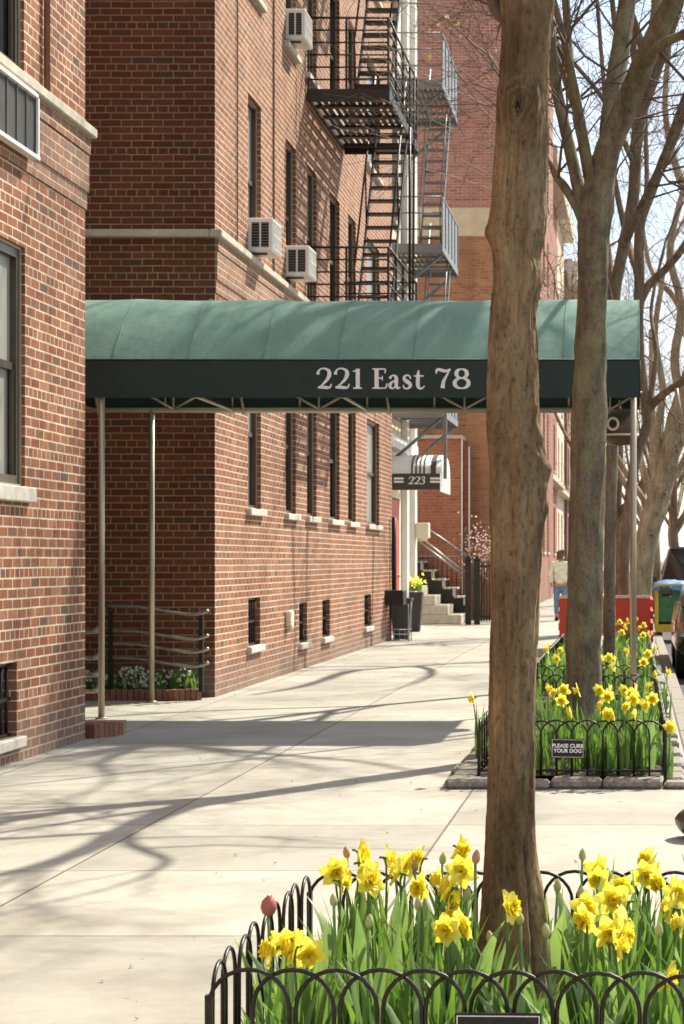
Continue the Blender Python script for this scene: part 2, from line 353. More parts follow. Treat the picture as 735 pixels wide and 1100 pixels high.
# ------------------------------------------------------------ setting
FX = -4.08                 # plane of the street facades
CURB = .34
mb = MB(); mb.quad((-1500, -300, -.16), (1500, -300, -.16), (1500, 2500, -.16), (-1500, 2500, -.16))
tag(mb.build('ground', M['ground']), kind='structure')
mb = MB(); mb.quad((CURB+.14, -20, -.13), (11, -20, -.13), (11, 900, -.13), (CURB+.14, 900, -.13))
tag(mb.build('road', M['asphalt']), kind='structure')
mb = MB(); mb.box(-30, CURB, -20, 900, -.159, 0)
tag(mb.build('pavement', M['walk']), kind='structure')
mb = MB(); y = -20.
while y < 120:
    mb.rbox(CURB+.002, CURB+.14, y, y+1.79, -.158, .003, .012); y += 1.8
tag(mb.build('kerb', M['granite']), kind='structure')
mb = MB(); mb.box(11, 40, -20, 900, -.158, 0)
tag(mb.build('pavement_opposite', M['walk']), kind='structure')

# ------------------------------------------------------------ walls with openings
def wall_grid(mb, org, u, n, U0, U1, Z0, Z1, ops, depth=.13, m=0, mr=1):
    "plane through org spanned by u (horizontal) and Z, outward normal n; ops = (u0,u1,z0,z1)"
    org = Vector(org); u = Vector(u); n = Vector(n)
    us = sorted({U0, U1, *[o[0] for o in ops], *[o[1] for o in ops]}); zs = sorted({Z0, Z1, *[o[2] for o in ops], *[o[3] for o in ops]})
    pt = lambda a, z, d=0: org+u*a+Vector((0, 0, z))-n*d
    for i in range(len(us)-1):
        for j in range(len(zs)-1):
            ca, cz = (us[i]+us[i+1])/2, (zs[j]+zs[j+1])/2
            if any(o[0] < ca < o[1] and o[2] < cz < o[3] for o in ops): continue
            mb.quad(pt(us[i], zs[j]), pt(us[i+1], zs[j]), pt(us[i+1], zs[j+1]), pt(us[i], zs[j+1]), m)
    for a, b, c, d in ops:
        mb.quad(pt(a, c), pt(a, d), pt(a, d, depth), pt(a, c, depth), mr); mb.quad(pt(b, c), pt(b, d), pt(b, d, depth), pt(b, c, depth), mr)
        mb.quad(pt(a, c), pt(b, c), pt(b, c, depth), pt(a, c, depth), mr); mb.quad(pt(a, d), pt(b, d), pt(b, d, depth), pt(a, d, depth), mr)

def window_x(parent, X, y0, y1, z0, z1, frame, pane, sill=True, depth=.11, sillmat=None, sh=.075, double=True, fw=.045):
    "sash window in a wall facing +X"
    xf = X-depth-.03
    b = MB()
    b.box(xf, xf+.05, y0, y0+fw, z0, z1); b.box(xf, xf+.05, y1-fw, y1, z0, z1)
    b.box(xf, xf+.05, y0+fw, y1-fw, z1-fw, z1); b.box(xf, xf+.05, y0+fw, y1-fw, z0, z0+fw)
    zm = (z0+z1)/2
    if double:
        b.box(xf-.005, xf+.03, y0+fw, y1-fw, zm-.025, zm+.025)
        b.box(xf+.012, xf+.035, y0+fw, y0+fw+.03, z0+fw, zm-.025); b.box(xf+.012, xf+.035, y1-fw-.03, y1-fw, z0+fw, zm-.025)
    o = b.build('window', frame, parent)
    b = MB(); q0 = .018
    for ya, yb, za, zb in ((y0, y0+q0, z0, z1), (y1-q0, y1, z0, z1), (y0+q0, y1-q0, z1-q0, z1), (y0+q0, y1-q0, z0, z0+q0)): b.box(xf+.051, xf+.062, ya, yb, za, zb)
    b.build('frame', M['tanframe'], o)
    g = MB(); g.box(xf-.02, xf+.006, y0+.01, y1-.01, zm if double else z0+.01, z1-.01, 0)
    if double: g.box(xf-.03, xf-.004, y0+.01, y1-.01, z0+.01, zm, 0)
    g.build('pane', pane, o)
    if sill:
        s = MB(); s.rbox(X-depth+.02, X+.055, y0-.09, y1+.09, z0-sh, z0-.002, .008); s.build('sill', sillmat or M['sillstone'], o)
    return o
def grille_x(parent, X, y0, y1, z0, z1, nb=5):
    b = MB(); xf = X-.05
    for i in range(nb):
        y = y0+(y1-y0)*(i+.5)/nb; b.tube([(xf, y, z0), (xf, y, z1)], .011, 5)
    for z in (z0+.012, (z0+z1)/2, z1-.012): b.box(xf-.016, xf+.008, y0, y1, z-.012, z+.012)
    o = b.build('basement_window', M['black'], parent)
    g = MB(); g.box(X-.12, X-.105, y0+.002, y1-.002, z0+.002, z1-.002); g.build('pane', M['glass'], o)
    s = MB(); s.rbox(X-.10, X+.05, y0-.07, y1+.07, z0-.075, z0-.002, .008); s.build('sill', M['sillstone'], o)

# --- left apartment building ------------------------------------------------
LB = thing('apartment_building', (FX, 7, 0), 'brick apartment house nearest the camera at the left edge, tall sash window and wall grille', 'building')
wy0, wy1 = 12.62, 13.70
opsL = [(wy0, wy1, 1.82, 3.42), (wy0, wy1-.02, 4.56, 6.2), (wy0, wy1-.02, 7.4, 9.05), (12.55, 13.52, .17, .66),
        (9.2, 10.3, 1.82, 3.42), (9.2, 10.3, 4.56, 6.2), (5.2, 6.3, 1.82, 3.42)]
b = MB(); wall_grid(b, (FX, 0, 0), (0, 1, 0), (1, 0, 0), -3, 15.2, 0, 14, opsL)
b.quad((FX, 15.2, 0), (-12, 15.2, 0), (-12, 15.2, 14), (FX, 15.2, 14), 1)
b.quad((FX, -3, 0), (-12, -3, 0), (-12, -3, 14), (FX, -3, 14), 1); b.quad((FX, -3, 14), (FX, 15.2, 14), (-12, 15.2, 14), (-12, -3, 14), 1)
b.build('wall', [M['brick_y'], M['brick_reveal']], LB)
def bands(parent, y0, y1, gap=[]):
    b = MB()
    for z0, z1, p in ((4.345, 4.468, .034), (4.062, 4.342, .024), (3.935, 4.059, .012)):
        b.box(FX-.02, FX+p, y0+.003, y1+p, z0, z1)
    b.build('brick_band', M['brick_band'], parent)
bands(LB, -3, 15.2)
b = MB(); b.rbox(FX-.05, FX+.075, -3, 15.27, 4.47, 4.545, .01); b.build('ledge', M['stone'], LB)
for i, (a, c, d, e) in enumerate(opsL):
    if e-d < .6: grille_x(LB, FX, a, c, d, e, 8)
    else: window_x(LB, FX, a, c, d, e, M['bronze'], M['blind'] if d < 4 and a > 12 else M['glass'], sill=d < 4, sh=.105, depth=.055, fw=.075)
b = MB(); b.tube([(FX+.03, 14.11, 4.56), (FX+.03, 14.11, 14)], .022, 8)
for z in (5.4, 7.2): b.box(FX, FX+.05, 14.07, 14.15, z, z+.03)
b.build('conduit_or_shadow_line', simple('brown_conduit', (.22, .09, .05), .6), LB)
# wall grille of a through-wall cooler
G = thing('wall_grille', (FX, 13.3, 4.0), 'grey louvred wall grille in a pale frame under the ledge at the upper left edge', 'vent')
gy0, gy1, gz0, gz1 = 12.85, 13.75, 4.01, 4.455
b = MB(); x0, x1 = FX+.03, FX+.085
b.rbox(x0, x1, gy0, gy0+.03, gz0, gz1, .004); b.rbox(x0, x1, gy1-.03, gy1, gz0, gz1, .004)
b.rbox(x0, x1, gy0, gy1, gz1-.03, gz1, .004); b.rbox(x0, x1+.005, gy0, gy1, gz0, gz0+.03, .004)
b.build('frame', M['white'], G)
b = MB()
for i in range(26):
    z = gz0+.04+i*(gz1-gz0-.08)/25; b.box(x0, x1-.025, gy0+.03, gy1-.03, z-.004, z+.004)
for i in range(5):
    yy = gy0+.03+(gy1-gy0-.06)*i/4; b.box(x0, x1-.015, yy-.005, yy+.005, gz0+.03, gz1-.03)
b.build('louvre', simple('grey_louvre', (.10, .10, .09), .7), G)
b = MB(); b.box(x0-.005, x0+.004, gy0+.02, gy1-.02, gz0+.02, gz1-.02); b.build('backing', M['black'], G)

# --- middle building --------------------------------------------------------
YA, YB = 19.9, 34.4
MBD = thing('apartment_building', (FX, 27, 0), 'red brick apartment house behind the green canopy with the dark fire escape on its front', 'building')
wins = [(21.6, 22.35), (23.95, 24.65), (25.5, 26.25), (27.4, 28.3), (29.15, 29.95), (31.2, 32.7)]
b2 = [(21.62, 22.30, .52, .98), (24.9, 25.5, .42, .86), (26.75, 27.4, .42, .86), (30.9, 31.7, .42, .86)]
ops = [(a, c, z0, z1) for a, c in wins for z0, z1 in ((1.88, 3.5), (4.56, 6.27), (7.4, 9.07), (10.2, 11.9))]
opsB = [(a, c, z0-.1, z1-.05) for a, c, z0, z1 in b2]
b = MB(); wall_grid(b, (FX, 0, 0), (0, 1, 0), (1, 0, 0), YA, YB, 0, 16, ops+opsB)
b.quad((FX, YB, 0), (-14, YB, 0), (-14, YB, 16), (FX, YB, 16), 1); b.quad((FX, YA, 16), (FX, YB, 16), (-14, YB, 16), (-14, YA, 16), 1)
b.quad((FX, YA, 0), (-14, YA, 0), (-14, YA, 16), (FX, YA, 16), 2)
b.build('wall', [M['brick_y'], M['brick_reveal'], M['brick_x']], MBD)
b = MB()
for z0, z1, p in ((4.345, 4.468, .034), (4.062, 4.342, .024), (3.935, 4.059, .012)): b.box(FX-.02, FX+p, YA+.003, YB-.01, z0, z1)
b.build('brick_band', M['brick_band'], MBD)
b = MB(); b.rbox(FX-.05, FX+.075, YA-.05, YB, 4.47, 4.545, .01); b.rbox(-14, FX-.052, YA-.05, YA+.02, 4.47, 4.545, .01)
b.build('ledge', M['stone'], MBD)
for a, c, z0, z1 in ops:
    window_x(MBD, FX, a, c, z0, z1, M['bronze'], M['blind'] if (int(a*7+z0*3)) % 4 == 0 else M['glass'], sill=not (4 < z0 < 5), depth=.075)
for a, c, z0, z1 in opsB: grille_x(MBD, FX, a, c, z0, z1, 5)
b = MB(); b.tube([(FX+.014, 23.07, 4.56), (FX+.014, 23.07, 16)], .011, 6)  # thin brown tube standing in for a narrow shadow down the brick
b.build('conduit_or_shadow_line', simple('brown_shadow_line', (.16, .08, .055), .6), MBD)
b = MB(); b.tube([(FX+.014, 20.95, 4.56), (FX+.014, 20.95, 16)], .008, 6); b.build('conduit_or_shadow_line', simple('red_shadow_line', (.2, .09, .06), .6), MBD)  # second tube, likewise a shadow line drawn as brown colour, no real pipe
b = MB(); b.tube([(FX+.06, 34.2, .4), (FX+.06, 34.2, 2.05)], .04, 8); b.build('downpipe', M['black'], MBD)
b = MB(); b.rbox(FX, FX+.07, 23.9, 24.12, .56, .74, .015); b.tube([(FX+.05, 24, .5), (FX+.05, 24, .58)], .03, 8)
b.build('utility_box', M['cream'], MBD)
# courtyard end wall joining the two
cw = thing('courtyard_wall', (-9, 17.5, 0), 'dark brick wall at the back of the entrance court', 'wall')
b = MB(); b.box(-9.3, -9, 15.203, YA-.003, 0, 14); b.build('wall', M['brick_reveal'], cw)
b = MB(); b.box(-8.998, -8.93, 16.9, 18.5, .001, 2.4); b.build('door', M['bronze'], cw)

# --- air conditioners -------------------------------------------------------
def ac(y0, z0, p, lab, X=FX, w=.52, h=.36):
    t = thing('air_conditioner', (X, y0, z0), lab, 'air conditioner', 'window air conditioners on the brick front')
    b = MB(); x0, x1 = X-.03, X+p
    b.rbox(x0, x1, y0, y0+w, z0, z0+h, .012); b.build('housing', M['white'], t)
    b = MB()   # side vents facing along the street
    for k in range(2):
        xa = X+.025+k*(p-.05)/2; xb = xa+(p-.05)/2-.02
        b.box(xa, xb, y0-.004, y0-.001, z0+.05, z0+h-.05, 0)
        for i in range(9):
            zz = z0+.06+i*(h-.12)/8; b.box(xa+.003, xb-.003, y0-.008, y0-.0045, zz-.004, zz+.002, 1)
    b.build('side_vent', [M['black'], M['grey_iron']], t)
    b = MB()   # fins on the back
    for i in range(15):
        yy = y0+.04+i*(w-.08)/14; b.box(x1+.001, x1+.006, yy-.004, yy+.004, z0+.04, z0+h-.04)
    for zz in (z0+.035, z0+h/2, z0+h-.035): b.box(x1+.0015, x1+.008, y0+.03, y0+w-.03, zz-.006, zz+.006)
    b.build('coil_guard', simple('ac_coil_guard', (.62, .60, .54), .5), t)
    b = MB(); b.box(X+.0, X+p*.7, y0+.08, y0+.11, z0-.022, z0-.002); b.build('bracket', M['bronze'], t)
ac(21.68, 4.60, .25, 'white window air conditioner above the ledge, nearest the dark side wall')
ac(23.97, 4.66, .27, 'white window air conditioner on the second window, just over the canopy')
ac(24.0, 7.44, .22, 'white window air conditioner highest up, left of the fire escape')

HX = -4.35                 # the cream house stands back a little
# --- fire escapes -----------------------------------------------------------
def fire_escape(y0, y1, X1, levels, m, lab, solid, sx0, sx1, rail_h=.92, rise=.2, wx=FX):
    t = thing('fire_escape', (wx, y0, levels[0]), lab, 'fire escape')
    for li, z in enumerate(levels):
        b = MB()
        b.box(wx+.01, X1, y0, y0+.012, z-.13, z+.03); b.box(wx+.01, X1, y1-.012, y1, z-.13, z+.03)
        b.box(X1-.012, X1, y0+.013, y1-.013, z-.10, z+.02)
        b.box(wx+.01, wx+.02, y0+.013, y1-.013, z-.08, z)
        nsl = int((X1-wx-.05)/.088)
        for i in range(nsl):        # slats run along the front, broken by the ladder opening
            xa = wx+.05+i*(X1-wx-.09)/nsl
            yb = y1-.02 if (xa+.05 < sx0 or li == 0) else y1-1.15
            b.box(xa, xa+.055, y0+.02, yb, z-.018, z-.006)
        for k in range(6):
            yy = y0+.03+k*(y1-y0-.2)/5; b.box(wx+.02, X1-.014, yy, yy+.13, z-.05, z-.02)
        b.build('platform', m, t)
        for yy in ((y0+.3, y1-.3) if solid else ()):
            b = MB(); b.tube([(wx+.06, yy, z-.85), (X1-.05, yy, z-.13)], .03, 5); b.build('brace', m, t)
        b = MB()
        if not solid:
            nr = 6
            for i in range(nr):
                zz = z+rail_h*(i+1)/nr; r = .012 if i < nr-1 else .016
                b.tube([(wx+.01, y0+.03, zz), (X1-.02, y0+.03, zz), (X1-.02, y1-.03, zz), (wx+.01, y1-.03, zz)], r, 5)
            for xx, yy in ((X1-.02, y0+.03), (X1-.02, y1-.03), (X1-.02, (y0+y1)/2), (X1-.02, y0+.85), (X1-.02, y1-.85), (wx+.5, y0+.03), (wx+.5, y1-.03), (wx+.03, y0+.03)):
                b.box(xx-.014, xx+.014, yy-.014, yy+.014, z, z+rail_h)
        else:
            b.box(X1-.02, X1-.012, y0, y1, z+.02, z+rail_h*.98); b.box(X1-.03, X1, y0-.01, y1+.01, z+rail_h*.98, z+rail_h*1.02)
            for i in range(6):
                yy = y0+(y1-y0)*i/5; b.box(X1-.012, X1+.005, yy-.012, yy+.012, z, z+rail_h)
            for i in range(3): b.tube([(wx+.01, y0+.02, z+rail_h*(i+1)/3), (X1-.02, y0+.02, z+rail_h*(i+1)/3)], .014, 5)
        b.build('railing', m, t)
        if li < len(levels)-1:
            b = MB(); H1 = levels[li+1]-z; n = int(H1/rise); run = (y1-y0)*.62
            ya = y0+.45
            for i in range(1, n):
                zz = z+i*rise; yy = ya+run*i/n
                b.box(sx0+.012, sx1-.012, yy-.09, yy+.09, zz-.018, zz+.008)
            for xs in (sx0, sx1):
                b.prism([(xs-.008, ya-.05, z), (xs-.008, ya+.09, z), (xs-.008, ya+run+.09, z+H1), (xs-.008, ya+run-.05, z+H1)], (.016, 0, 0))
                b.tube([(xs, ya-.1, z+.75), (xs, ya+run-.1, z+H1+.75)], .014, 5)
                for q in (0, .5, 1): b.tube([(xs, ya+run*q, z+H1*q), (xs, ya+run*q-.1, z+H1*q+.75)], .012, 5)
            b.build('stair', m, t)
    return t
fe = fire_escape(25.4, 28.7, -3.04, [4.3, 7.15, 10.0], M['brown_iron'], 'dark iron fire escape with slatted platforms and steep stairs on the brick front', False, -3.52, -3.10)
b = MB(); b.tube([(-3.0, 27.3, 4.4), (-3.0, 27.3, 7.1)], .02, 6); b.tube([(-3.06, 28.2, 4.4), (-3.0, 27.9, 8.0)], .014, 6); b.build('drop_rod', M['black'], fe)
fe2 = fire_escape(35.6, 38.7, -3.34, [3.95, 6.81, 9.66], M['grey_iron'], 'grey steel fire escape with sheet guard panels on the cream house', True, -3.78, -3.42, .85, .225, HX+.05)

b = MB(); b.box(-3.33, -3.27, 35.62, 35.68, 2.75, 4.75); b.build('drop_post', M['grey_iron'], fe2)

# --- cream house 223 --------------------------------------------------------
YC = 39.5
CH = thing('town_house', (HX, 37, 0), 'narrow cream painted house with red door and grey fire escape', 'building')
ops = [(36.3, 37.1, z, z+1.7) for z in (4.6, 7.4, 10.2)]+[(38.25, 38.85, z, z+1.7) for z in (4.6, 7.4, 10.2)]+[(36.0, 37.4, .05, 2.45), (38.35, 38.95, 1.0, 2.6)]
b = MB(); wall_grid(b, (HX+.05, 0, 0), (0, 1, 0), (1, 0, 0), YB+.01, YC, 0, 15, ops)
b.quad((HX+.05, YC, 0), (-14, YC, 0), (-14, YC, 15), (HX+.05, YC, 15)); b.quad((HX+.05, YB+.01, 15), (HX+.05, YC, 15), (-14, YC, 15), (-14, YB+.01, 15))
b.quad((HX+.05, YB+.01, 0), (-14, YB+.01, 0), (-14, YB+.01, 15), (HX+.05, YB+.01, 15))
b.build('wall', [M['cream'], M['stone']], CH)
for i, (a, c, z0, z1) in enumerate(ops[:-2]): window_x(CH, HX+.05, a, c, z0, z1, M['tanframe'], M['glass'], depth=.1)
window_x(CH, HX+.05, 38.35, 38.95, 1.0, 2.6, M['tanframe'], M['glass'])
b = MB()
for ya in (37.75, 39.1): b.rbox(HX+.052, HX+.16, ya, ya+.34, .0, 14.6, .01)
for z in (3.3, 14.3): b.rbox(HX+.05, HX+.17, 34.45, YC+.05, z, z+.22, .01)
b.build('pilaster', M['white'], CH)
b = MB(); b.rbox(HX-.06, HX+.045, 36.02, 37.38, .03, 2.43, .01)
d = b.build('door', M['red'], CH)
b = MB(); b.tube([(HX+.03, 37.2, 1.05), (HX+.09, 37.2, 1.05)], .03, 8); b.build('handle', M['steel'], d)
b = MB(); b.rbox(HX+.165, HX+.42, 39.05, 39.35, 1.75, 2.05, .02); b.tube([(HX+.29, 39.2, 1.7), (HX+.29, 39.2, 1.76)], .09, 8)
b.build('wall_lamp', M['cream'], CH)

# --- glyphs -----------------------------------------------------------------
def ell(cx, cy, rx, ry, wt=.055, wk=.17):
    return [(cx+rx*math.sin(a), cy+ry*math.cos(a), wt+(wk-wt)*abs(math.sin(a))**1.4) for a in [2*PI*i/28 for i in range(29)]]
GL = {
 '2': [[(.05,.70,.15),(.08,.84,.10),(.22,.97,.06),(.48,1.0,.06),(.76,.90,.13),(.82,.70,.17),(.68,.46,.13),(.38,.22,.07),(.10,.05,.05)], [(.05,.05,.07),(.25,.075,.12),(.55,.06,.13),(.84,.06,.08),(.97,.24,.04)]],
 '1': [[(.55,.0,.17),(.55,.5,.17),(.55,.99,.17)], [(.55,.97,.05),(.30,.88,.05),(.08,.86,.04)], [(.10,.025,.05),(.5,.03,.06),(.98,.025,.05)]],
 'E': [[(.30,.0,.18),(.30,.5,.18),(.30,1,.18)], [(.0,.975,.05),(.5,.975,.055),(.9,.975,.05)], [(.0,.025,.05),(.5,.025,.055),(.93,.025,.05)], [(.90,.99,.04),(.91,.86,.05),(.86,.76,.03)], [(.93,.01,.04),(.98,.14,.06),(1.02,.27,.03)], [(.3,.52,.05),(.7,.52,.05)], [(.70,.64,.04),(.70,.40,.04)]],
 'a': [[(.12,.50,.13),(.25,.62,.07),(.46,.66,.07),(.64,.56,.14),(.66,.35,.16),(.67,.12,.14),(.80,.02,.08),(1.0,.08,.04)], [(.64,.40,.05),(.36,.34,.07),(.14,.20,.14),(.20,.05,.10),(.42,.02,.06),(.64,.14,.05)]],
 's': [[(.86,.48,.05),(.80,.60,.06),(.52,.67,.06),(.24,.60,.11),(.22,.46,.14),(.50,.35,.17),(.80,.24,.15),(.80,.09,.12),(.50,.0,.06),(.20,.04,.06),(.10,.18,.05)]],
 't': [[(.46,.92,.03),(.42,.72,.12),(.40,.5,.16),(.40,.18,.16),(.52,.03,.11),(.78,.02,.06),(.98,.14,.04)], [(.05,.63,.05),(.5,.63,.06),(.92,.63,.05)]],
 '7': [[(.04,.74,.04),(.05,.90,.09),(.20,.95,.12),(.45,.90,.13),(.72,.88,.11),(.96,.98,.05)], [(.96,.97,.05),(.74,.68,.08),(.52,.36,.14),(.45,.02,.18)]],
 '8': [ell(.5,.75,.29,.22), ell(.5,.27,.38,.25,.05,.17)],
 '3': [[(.08,.78,.12),(.22,.94,.07),(.52,1.0,.06),(.78,.86,.13),(.70,.64,.12),(.38,.54,.05)], [(.38,.54,.05),(.74,.48,.10),(.88,.26,.16),(.68,.04,.10),(.34,.0,.06),(.06,.18,.12)]]}
def glyph(mb, ch, x0, x1, z0, hgt, Y, shear=0):
    for si, st in enumerate(GL[ch]):
        pts = catmull([(p[0]*(x1-x0), p[1]*hgt, p[2]*hgt) for p in st], 6)
        L = []; Rr = []
        for i, p in enumerate(pts):
            a = pts[max(i-1, 0)]; c = pts[min(i+1, len(pts)-1)]; t = Vector((c.x-a.x, c.y-a.y)); t = t.normalized() if t.length > 0 else Vector((1, 0))
            n = Vector((-t.y, t.x))*(p.z*1.12+.012*hgt)/2
            for lst, s in ((L, 1), (Rr, -1)):
                xx, zz = p.x+n.x*s, p.y+n.y*s; lst.append((x0+xx+shear*zz, Y-si*.0006, z0+zz))
        n = len(pts)
        mb.add(L+Rr, [(i, i+1, n+i+1, n+i) for i in range(n-1)])

# --- green entrance canopy --------------------------------------------------
CN, CFA = 17.15, 19.2         # near and far edge
CO, CI = .04, -8.9
VT, VB = 3.006, 2.694
def arch(k, n, half, rise=.635):
    u = 1-2*k/n; u = math.copysign(abs(u)**1.0, u)
    return (CN+CFA)/2-half*u, rise*(1-abs(u)**1.75)
CAN = thing('entrance_canopy', (-4.5, 18.2, 0), 'long green barrel canopy on steel poles with white house number', 'awning')
ribs = [CO-.005-.63*i for i in range(15)]
b = MB(); nx = 150; na = 22; vs = []
random.seed(3)
for i in range(nx+1):
    x = CO+(CI-CO)*i/nx
    ph = ((CO-x) / .63) % 1.0
    sag = .007*math.sin(PI*ph)**.7
    for k in range(na+1):
        a = PI*k/na
        c, s = math.cos(a), math.sin(a)
        y, z = arch(k, na, (CFA-CN)/2); z += VT
        z -= sag*s*(1+.5*noise.noise((x*1.3, k*.3, 1)))
        z += .016*noise.noise((x*2.1+k*.12, k*.35, 4))*s
        y += .012*noise.noise((x*1.7, k*.4, 9))*s
        vs.append((x, y, z))
b.add(vs, [(i*(na+1)+k, i*(na+1)+k+1, (i+1)*(na+1)+k+1, (i+1)*(na+1)+k) for i in range(nx) for k in range(na)], 0, True)
cover = b.build('cover', M['cloth'], CAN)
b = MB()
for rx in ribs[:15]:
    pts = []
    for k in range(na+1):
        y_, z_ = arch(k, na, (CFA-CN)/2+.003, .638); pts.append((rx, y_, VT+z_+.001))
    b.tube(pts, .002, 5)
b.build('seam', M['cloth'], cover)
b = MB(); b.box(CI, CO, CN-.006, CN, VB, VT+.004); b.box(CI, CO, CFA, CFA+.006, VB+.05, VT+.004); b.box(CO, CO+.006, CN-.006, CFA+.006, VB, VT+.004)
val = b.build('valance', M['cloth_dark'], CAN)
b = MB(); b.tube([(CI, CN-.006, VT+.004), (CO, CN-.006, VT+.004), (CO+.006, CFA, VT+.004)], .008, 5)
b.tube([(CO+.004, CN-.006, VB), (CO+.004, CN-.006, VT)], .006, 5)
b.build('piping', M['cloth_dark'], val)
b = MB(); q = lambda x: (230+x/2.45-CX)*CN/F
zz = lambda y: (CY-(300+y/2.45))*CN/F+H
z0 = zz(288); hg = zz(235)-zz(288)
for ch, a, c in (('2',272,311),('2',318,358),('1',364,391),('E',417,455),('a',459,491),('s',496,521),('t',525,555),('7',584,624),('8',628,676)):
    glyph(b, ch, q(a), q(c), z0, hg, CN-.0105)
b.build('lettering', M['letter'], val)
b = MB(); ring = [(CO+.002, arch(k, 20, (CFA-CN)/2-.004)[0], VT+arch(k, 20, 1, .63)[1]) for k in range(21)]
b.add(ring+[(CO+.002, (CN+CFA)/2, VT+.001)], [(k, k+1, 21) for k in range(20)]); b.build('end_panel', M['cloth'], CAN)
# frame
b = MB()
RZ = 2.735
for yy in (CN+.03, CFA-.04):
    b = MB(); b.tube([(CI, yy, RZ), (CO-.03, yy, RZ)], .026, 8); b.build('rail', M['steel'], CAN)
for i, rx in enumerate(ribs):
    b = MB()
    if i % 2 == 0: b.tube([(rx-.02, CN+.03, RZ), (rx-.02, CFA-.04, RZ)], .014, 6)
    pts = []
    for k in range(13):
        y_, z_ = arch(k, 12, (CFA-CN)/2-.03, .615); pts.append((rx-.02, y_, VT-.03+z_))
    b.tube([(rx-.02, CN+.03, RZ)]+pts+[(rx-.02, CFA-.03, RZ)], .012, 6)
    b.build('rib', M['steel'], CAN)
for nx_ in range(6):
    b = MB()
    cxn = -3.55+1.36*(nx_-3)+.6
    yy = CFA-.07
    b.tube([(cxn, yy, RZ), (cxn, yy, RZ+.14)], .012, 5)
    b.tube([(cxn, yy, RZ+.01), (cxn-.30, yy, RZ+.17)], .012, 5); b.tube([(cxn, yy, RZ+.01), (cxn+.30, yy, RZ+.17)], .012, 5)
    b.build('strut', M['steel'], CAN)
    b = MB(); b.tube([(cxn+.62, yy, RZ+.2), (cxn+.66, yy, RZ-.04)], .016, 5); b.build('strut', M['steel'], CAN)
for px, py, top in ((-4.475, CN+.03, VT), (-4.52, CFA-.04, RZ), (-.01, CN+.03, VT), (-.02, CFA-.04, RZ)):
    b = MB(); b.tube([(px, py, .012), (px, py, top)], .0265, 12); b.tube([(px, py, .0), (px, py, .014)], .05, 12); b.build('pole', M['steel'], CAN)
b = MB(); b.tube([(-.57, CN+.03, RZ), (-.57, CN+.03, VT)], .02, 6); b.build('stub', M['steel'], CAN)
# lamp below the outer end
LP = thing('canopy_lamp', (-.13, 18.0, 2.35), 'brown round lamp with pale ring hanging under the kerb end of the canopy', 'lamp')
b = MB(); pr = [(.0, 2.64), (.09, 2.64), (.15, 2.58), (.165, 2.5), (.15, 2.41), (.11, 2.35), (.0, 2.335)]
n = 20; b.add([(-.13+r*math.cos(2*PI*k/n), 18+r*math.sin(2*PI*k/n), z) for r, z in pr for k in range(n)], [(i*n+k, i*n+(k+1) % n, (i+1)*n+(k+1) % n, (i+1)*n+k) for i in range(len(pr)-1) for k in range(n)], 0, True)
b.build('shade', simple('brown_lamp_metal', (.11, .055, .03), .4, .3), LP)
b = MB(); b.tube([(-.19+.045*math.cos(a), 17.83, 2.52+.05*math.sin(a)) for a in [2*PI*i/16 for i in range(17)]], .012, 5, cap=False)
b.tube([(-.13+.16*math.cos(a), 18+.16*math.sin(a), 2.43) for a in [2*PI*i/24 for i in range(25)]], .010, 5, cap=False); b.build('ring', M['cream'], LP)
b = MB(); b.tube([(-.13, 18, 2.63), (-.13, 18, 2.74)], .012, 6); b.build('hanger', M['steel'], LP)

# --- courtyard planters -----------------------------------------------------
def tuft(mb, c, r, h, n, w, ml=0, bend=.5, sd=0):
    rnd = random.Random(sd)
    for i in range(n):
        a = rnd.random()*2*PI; rr = r*rnd.random()**.5; bx = c[0]+rr*math.cos(a)*.6; by = c[1]+rr*math.sin(a)*.6
        blade(mb, (bx, by, c[2]), a+rnd.uniform(-.7, .7), h*rnd.uniform(.6, 1.1), w*rnd.uniform(.7, 1.2), bend*rnd.uniform(.1, 1.1), ml, rnd)
def blade(mb, base, az, L, w, bend, m=0, rnd=random, seg=6, tw=None):
    base = Vector(base); d = Vector((math.cos(az), math.sin(az), 0)); side = Vector((-d.y, d.x, 0))
    tw = rnd.uniform(-1.2, 1.2) if tw is None else tw
    vs = []; p = base.copy(); ang = rnd.uniform(.02, .16)
    for i in range(seg+1):
        t = i/seg; ww = w*(.55+.9*math.sin(PI*min(t*.9+.1, 1)))*(1-t**4)*.5+.0004
        a = tw*t; up = Vector((0, 0, 1)); dirv = d*math.sin(ang)+up*math.cos(ang)
        nrm = d*math.cos(ang)-up*math.sin(ang)
        s = side*math.cos(a)+nrm*math.sin(a); fold = nrm*math.cos(a)-side*math.sin(a)
        vs += [p-s*ww+fold*ww*.35, p, p+s*ww+fold*ww*.35]
        p = p+dirv*(L/seg); ang += bend*(.25+t*1.6)/seg*1.3
    mb.add(vs, [(i*3+k, i*3+k+1, (i+1)*3+k+1, (i+1)*3+k) for i in range(seg) for k in (0, 1)], m, True)

